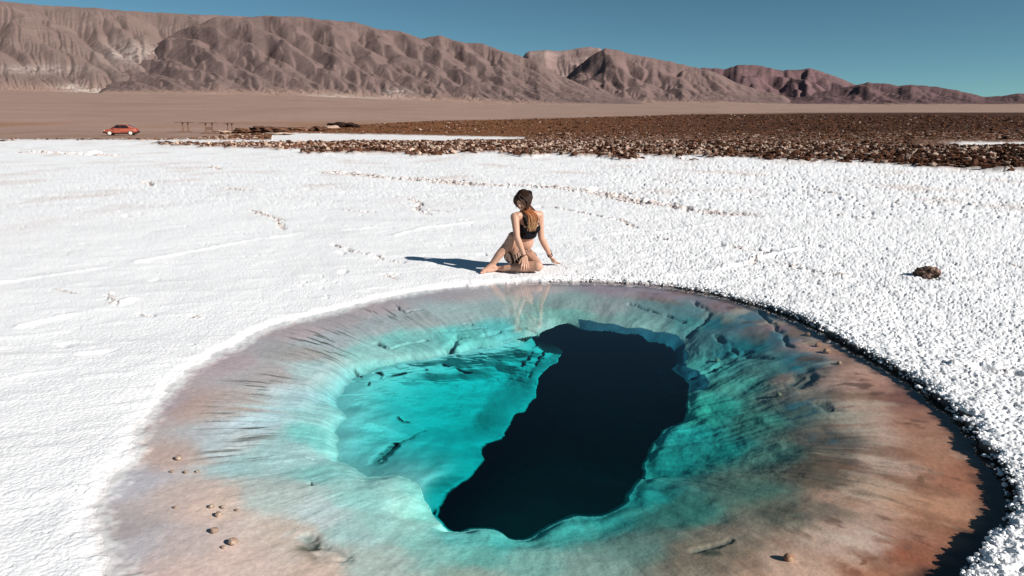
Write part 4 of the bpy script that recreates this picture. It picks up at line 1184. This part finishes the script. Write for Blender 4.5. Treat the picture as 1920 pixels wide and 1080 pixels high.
# head, looking down to her right
hf = V3(-.42, -.78, -.46).normalized(); hr, hf, hu = ortho(hf, (.05, 0, 1))
HS = .88
H_ = lambda r, f, u: headc + (hr * r + hf * f + hu * u) * HS
b.ell(H_(0, -.012, .022), (0.0634, 0.0792, 0.0704), (hr, hf, hu))
b.ell(H_(0, .020, -.018), (0.0510, 0.0563, 0.0686), (hr, hf, hu))
b.ell(H_(0, .048, -.078), (0.0229, 0.0229, 0.0194), (hr, hf, hu))
b.ell(H_(0, .074, .024), (0.0396, 0.0141, 0.0106), (hr, hf, hu))
b.limb([H_(0, .078, .018), H_(0, .099, -.018)], [.008, .0115])
for s_ in (-1, 1):
    b.ell(H_(.032 * s_, .060, -.020), (0.0158, 0.0158, 0.0158), (hr, hf, hu))
    b.ell(H_(.072 * s_, .0, -.008), (0.0079, 0.0158, 0.0246), (hr, hf, hu))
    b.ell(H_(.008 * s_, .092, -.026), (0.0070, 0.0062, 0.0053), (hr, hf, hu))
b.ell(H_(0, .078, -.046), (0.0194, 0.0114, 0.0053), (hr, hf, hu)); b.ell(H_(0, .075, -.057), (0.0167, 0.0114, 0.0062), (hr, hf, hu))
# arms
elL, wrL = V3(.172, .225, .315), V3(.278, .345, .098)
b.limb([shL, shL.lerp(elL, .4), elL], [.044, .040, .031]); b.limb([elL, elL.lerp(wrL, .3), wrL], [.031, .034, .021])
elR, wrR = V3(-.075, -.045, .365), V3(.000, -.045, .172)
b.limb([shR, shR.lerp(elR, .4), elR], [.044, .039, .031]); b.limb([elR, elR.lerp(wrR, .3), wrR], [.031, .033, .021])
# legs
hipR, knR, anR = V3(-.115, .275, .125), V3(-.115, .045, .355), V3(-.318, .030, .085)
b.limb([hipR, hipR.lerp(knR, .35), hipR.lerp(knR, .8), knR], [.092, .082, .058, .052])
mid_ = knR.lerp(anR, .32) + V3(.018, .016, -.006)
b.limb([knR, mid_, knR.lerp(anR, .65), anR], [.049, .054, .042, .031])
b.limb([anR, V3(-.298, .040, .035)], [.032, .030]); b.limb([anR + V3(-.01, -.005, -.015), V3(-.375, .000, .035), V3(-.408, -.020, .024)], [.032, .028, .020])
b.limb([V3(-.298, .040, .030), V3(-.36, .0, .022), V3(-.405, -.012, .02)], [.027, .022, .018])
for k in range(5):
    o_ = (k - 2) * .0155
    t0 = V3(-.402 + abs(k - 0) * .004, -.014 + 0, .016) + V3(.35, .94, 0).normalized() * o_ * -1
    L_ = (.034, .028, .026, .023, .019)[4 - k] if True else 0
    d_ = V3(-.92, -.38, -.04).normalized()
    b.limb([t0, t0 + d_ * L_], [.0095 + (.003 if k == 4 else 0), .0085 + (.003 if k == 4 else 0)])
hipL, knL, anL = V3(.030, .265, .105), V3(.128, -.050, .078), V3(-.190, .005, .046)
b.limb([hipL, hipL.lerp(knL, .4), hipL.lerp(knL, .85), knL], [.092, .080, .058, .055])
b.limb([knL, knL.lerp(anL, .3) + V3(0, .012, 0), knL.lerp(anL, .65), anL], [.052, .054, .041, .031])
b.limb([anL, V3(-.215, .035, .036), V3(-.285, .062, .028), V3(-.320, .075, .020)], [.031, .030, .026, .018])
for k in range(5):
    t0 = V3(-.315, .075, .018) + V3(.1, 1, 0).normalized() * (k - 2) * .014
    b.limb([t0, t0 + V3(-.024 + .003 * abs(k - 1), .006, -.002)], [.009, .008])
# hands: palm and five fingers each
def hand(wr, pd, fd, side, up, spread, curl, flen=(.068, .076, .071, .056)):
    """pd: palm direction, fd: list of finger directions along their joints"""
    pc = wr + pd * .045
    s_ax = side.normalized()
    for q in (-.026, -.009, .009, .025):
        b.limb([wr + s_ax * q * .55, wr + pd * .078 + s_ax * q * 1.05], [.0155, .0125])
    for k, q in enumerate((-.030, -.010, .010, .029)):
        base = wr + pd * .078 + s_ax * q
        d0 = (fd[0] + s_ax * spread * (k - 1.5)).normalized(); d1 = (fd[1] + s_ax * spread * (k - 1.5)).normalized(); d2 = (fd[2] + s_ax * spread * (k - 1.5) * .7).normalized()
        L_ = flen[k]
        p1 = base + d0 * L_ * .45; p2 = p1 + d1 * L_ * .30; p3 = p2 + d2 * L_ * .25
        b.limb([base, p1, p2, p3], [.0100, .0088, .0080, .0070])
    th0 = wr + pd * .025 - s_ax * .024
    td = (pd * .6 - s_ax * .8 + fd[1] * .35).normalized(); td2 = (pd * .8 - s_ax * .35 + fd[2] * .4).normalized()
    b.limb([th0, th0 + td * .032, th0 + td * .032 + td2 * .026], [.014, .0105, .0085])
    return pc
hand(wrR, V3(.04, -.62, -.78).normalized(), [V3(0, -.62, -.78), V3(0, -.15, -1), V3(0, .15, -1)], V3(-1, 0, .05) * -1, None, .10, 0)
hand(wrL, V3(.42, .40, -.80).normalized(), [V3(.85, .10, -.30), V3(.95, -.05, -.12), V3(.95, -.10, -.10)], V3(.25, -.92, .05) * -1, None, .16, 0, (.062, .070, .066, .054))
m_skin = flat_mat('skin', (.46, .258, .180), .5, .35, var=.14, scale=14)
body = link('body', b.mesh('body', m_skin, .0042, 3), woman)
# crop top
b2 = Blob(); torso(b2, 1.055, lo=False)
def keep_top(c):
    h = (c - V3(.022, .205, .37)).dot(up_t)
    x_ = (c - neck0).dot(lat)
    scoop = .128 - .055 * math.exp(-(x_ / .05) ** 2)
    return -.035 < h < scoop
top = link('crop_top', b2.mesh('crop_top', flat_mat('black_cloth', (.006, .006, .008), .85, .1), .0045, 2, cut=keep_top), woman)
b3 = Blob()
for s_ in (-1, 1):
    a0 = V3(.032, .160, .500) + lat * (.070 * s_) + fr_t * .085
    a1 = V3(.032, .160, .575) + lat * (.078 * s_) + fr_t * .042
    a2 = V3(.032, .165, .600) + lat * (.074 * s_) - fr_t * .006
    a3 = V3(.032, .175, .520) + lat * (.060 * s_) - fr_t * .074
    b3.limb([a0, a1, a2, a3], [.012, .010, .010, .012])
link('strap', b3.mesh('strap', bpy.data.materials['black_cloth'], .004, 1), top)
# bottoms; stripes of sunlight and shade on the thigh are painted into the cloth
m_st, nt, pb = new_mat('sun_striped_cloth')
tc = N(nt, 'ShaderNodeTexCoord'); wv = N(nt, 'ShaderNodeTexWave'); wv.inputs['Scale'].default_value = 16; wv.inputs['Distortion'].default_value = 2.0; wv.bands_direction = 'DIAGONAL'
rp_ = N(nt, 'ShaderNodeValToRGB'); rp_.color_ramp.elements[0].color = (.045, .018, .012, 1); rp_.color_ramp.elements[0].position = .52
rp_.color_ramp.elements[1].color = (.62, .42, .32, 1); rp_.color_ramp.elements[1].position = .72
nt.links.new(tc.outputs['Object'], wv.inputs['Vector']); nt.links.new(wv.outputs[0], rp_.inputs[0]); nt.links.new(rp_.outputs[0], pb.inputs['Base Color']); pb.inputs['Roughness'].default_value = .85
b4 = Blob()
fr2 = V3(-.1, -1, 0).normalized(); A2 = ortho(fr2, (0, 0, 1))
b4.ell(pel, (.156, .111, .110), A2)
b4.limb([hipR, hipR.lerp(knR, .35), hipR.lerp(knR, .58)], [.097, .088, .077])
b4.limb([hipL, hipL.lerp(knL, .30)], [.097, .088])
dR = (knR - hipR).normalized(); dL = (knL - hipL).normalized()
def keep_sh(c):
    if (c - hipR).dot(dR) > (knR - hipR).length * .55: return False
    if (c - hipL).dot(dL) > (knL - hipL).length * .28: return False
    return c.z < .215 or c.y < .23
link('sun_striped_bottoms', b4.mesh('sun_striped_bottoms', m_st, .0045, 2, cut=keep_sh), woman)
# bracelets
def ring_obj(name, c, ax, R_, r_, mat, parent):
    bm = bmesh.new(); ax = Vector(ax).normalized(); t1 = ax.orthogonal().normalized(); t2 = ax.cross(t1); rings = []
    for i in range(20):
        a = i / 20 * 2 * math.pi; rad_ = t1 * math.cos(a) + t2 * math.sin(a); cc3 = Vector(c) + rad_ * R_
        rings.append([bm.verts.new(cc3 + rad_ * r_ * math.cos(q * math.pi / 3) + ax * r_ * math.sin(q * math.pi / 3)) for q in range(6)])
    for i in range(20):
        for q in range(6):
            bm.faces.new((rings[i][q], rings[(i + 1) % 20][q], rings[(i + 1) % 20][(q + 1) % 6], rings[i][(q + 1) % 6]))
    return bm_obj(name, bm, mat, parent, sm=True)
m_br = flat_mat('dark_bracelet', (.03, .018, .012), .6, .3)
ring_obj('bracelet', elL.lerp(wrL, .95), wrL - elL, .0245, .0050, m_br, woman); ring_obj('bracelet', elL.lerp(wrL, .86), wrL - elL, .0260, .0040, m_br, woman)
ring_obj('bracelet', elR.lerp(wrR, .93), wrR - elR, .0250, .0040, m_br, woman)
for s_ in (-1, 1):
    bm = bmesh.new(); bmesh.ops.create_uvsphere(bm, u_segments=12, v_segments=8, radius=.0105)
    e_ = bm_obj('eye', bm, flat_mat('eye', (.10, .07, .06), .2, .5), woman, sm=True); e_.location = H_(.030 * s_, .070, .006)
# hair
rng = np.random.default_rng(77)
hv, hfc, hcol = [], [], []
def hair_col(t, r):
    a = np.array([.018, .009, .006]); m1 = np.array([.065, .025, .013]); m2 = np.array([.26, .085, .030]); e = np.array([.46, .27, .14])
    t = t + r
    c_ = mix(a, m1, float(smooth(.08, .38, t))); c_ = mix(c_, m2, float(smooth(.40, .68, t))); return mix(c_, e, float(smooth(.72, 1.0, t)))
def lock(pts, r0, cr, tmax=1.0, ns=16):
    pts = [np.array(p) for p in pts]; base = sum(len(v) for v in hv); ring = []
    n = len(pts) - 1
    P_ = []
    for i in range(ns + 1):       # Catmull-Rom
        t = i / ns * n; k = min(int(t), n - 1); f = t - k
        p0 = pts[max(k - 1, 0)]; p1 = pts[k]; p2 = pts[k + 1]; p3 = pts[min(k + 2, n)]
        P_.append(.5 * ((2 * p1) + (-p0 + p2) * f + (2 * p0 - 5 * p1 + 4 * p2 - p3) * f * f + (-p0 + 3 * p1 - 3 * p2 + p3) * f ** 3))
    V_, C_ = [], []
    for i, p in enumerate(P_):
        d = P_[min(i + 1, ns)] - P_[max(i - 1, 0)]; d /= np.linalg.norm(d) + 1e-9
        a = np.cross(d, [0.1, .9, .3]); a /= np.linalg.norm(a); b_ = np.cross(d, a)
        r = r0 * (1 - .85 * (i / ns) ** 2.5)
        for q in range(5):
            an = q / 5 * 6.2832; V_.append(p + (a * math.cos(an) * 1.3 + b_ * math.sin(an) * .7) * r); C_.append(hair_col(i / ns * tmax, cr))
    hv.append(np.array(V_)); hcol.append(np.array(C_))
    for i in range(ns):
        for q in range(5):
            hfc.append((base + i * 5 + q, base + i * 5 + (q + 1) % 5, base + (i + 1) * 5 + (q + 1) % 5, base + (i + 1) * 5 + q))
hv_ = lambda v: np.array(v[:])
for i in range(190):
    # long locks falling forward over her left shoulder
    a = rng.uniform(0, 1); ph = rng.uniform(-.9, 1.35)
    st_ = H_(.012 + .035 * a, .045 - .115 * a * rng.uniform(.4, 1), .094 - .015 * a)
    sd = H_(.070 + .020 * rng.random(), .045 - .10 * rng.random(), .030 * rng.uniform(-.3, 1))
    lo = H_(.060 + .028 * rng.random(), .035 - .06 * rng.random(), -.060)
    sx = rng.uniform(-.035, .060)
    chest = V3(.065 + sx, .045 + rng.uniform(-.012, .03) + .15 * max(sx, 0), .565)
    tip = V3(.062 + sx * .75 + rng.normal(0, .008), .040 + rng.uniform(-.012, .02), rng.uniform(.405, .50))
    lock([hv_(st_), hv_(sd), hv_(lo), hv_(chest), hv_(tip)], rng.uniform(.0045, .008), rng.uniform(-.10, .10))
for i in range(110):
    # right side and fringe, shorter strands hiding part of the face
    a = rng.uniform(0, 1)
    st_ = H_(.006 - .03 * a, .05 - .11 * a, .096 - .012 * a)
    sd = H_(-.078 - .008 * rng.random(), .060 - .13 * rng.random(), .020)
    lo = H_(-.076 + .016 * rng.random(), .055 - .11 * rng.random(), -.055)
    tip = H_(-.062 + .03 * rng.random(), .060 - .12 * rng.random(), -.085 - .035 * rng.random())
    lock([hv_(st_), hv_(sd), hv_(lo), hv_(tip)], rng.uniform(.004, .007), rng.uniform(-.05, .05), .42)
for i in range(46):
    a = rng.uniform(-1, 1)
    lock([hv_(H_(.006, .055, .094)), hv_(H_(.03 * a + .01, .088, .060)), hv_(H_(.056 * (1 if a > -.2 else -1), .082 - .01 * rng.random(), .005)), hv_(H_(.062 * (1 if a > -.2 else -1), .070, -.055 - .03 * rng.random()))], rng.uniform(.0035, .006), rng.uniform(-.05, .1), .45)
for i in range(90):
    a = rng.uniform(-1, 1)
    lock([hv_(H_(.01 + .02 * a, -.01, .104)), hv_(H_(.062 * a, -.092, .055)), hv_(H_(.062 * a + .01, -.098, -.03)), hv_(V3(.06 + .045 * a, .17 + .03 * rng.random(), .60)), hv_(V3(.085 + .035 * a, .11, .545))], rng.uniform(.006, .009), rng.uniform(-.1, 0), .7)
m_hair = tint_mat('hair', rough=.6, spec=.2, var=.25, scale=160)
hair = link('hair', mesh_np('hair', np.concatenate(hv), np.array(hfc), m_hair, np.concatenate(hcol)), woman)
b5 = Blob(); b5.ell(H_(0, -.018, .026), (.0672, .083, .0745), (hr, hf, hu))
def keep_cap(c):
    q = c - headc; return not (q.dot(hf) > .035 and q.dot(hu) < .040) and q.dot(hu) > -.045
cap = link('hair_cap', b5.mesh('hair_cap', flat_mat('dark_hair', (.018, .009, .006), .9, .05, var=.6, scale=90), .004, 1, cut=keep_cap), hair)
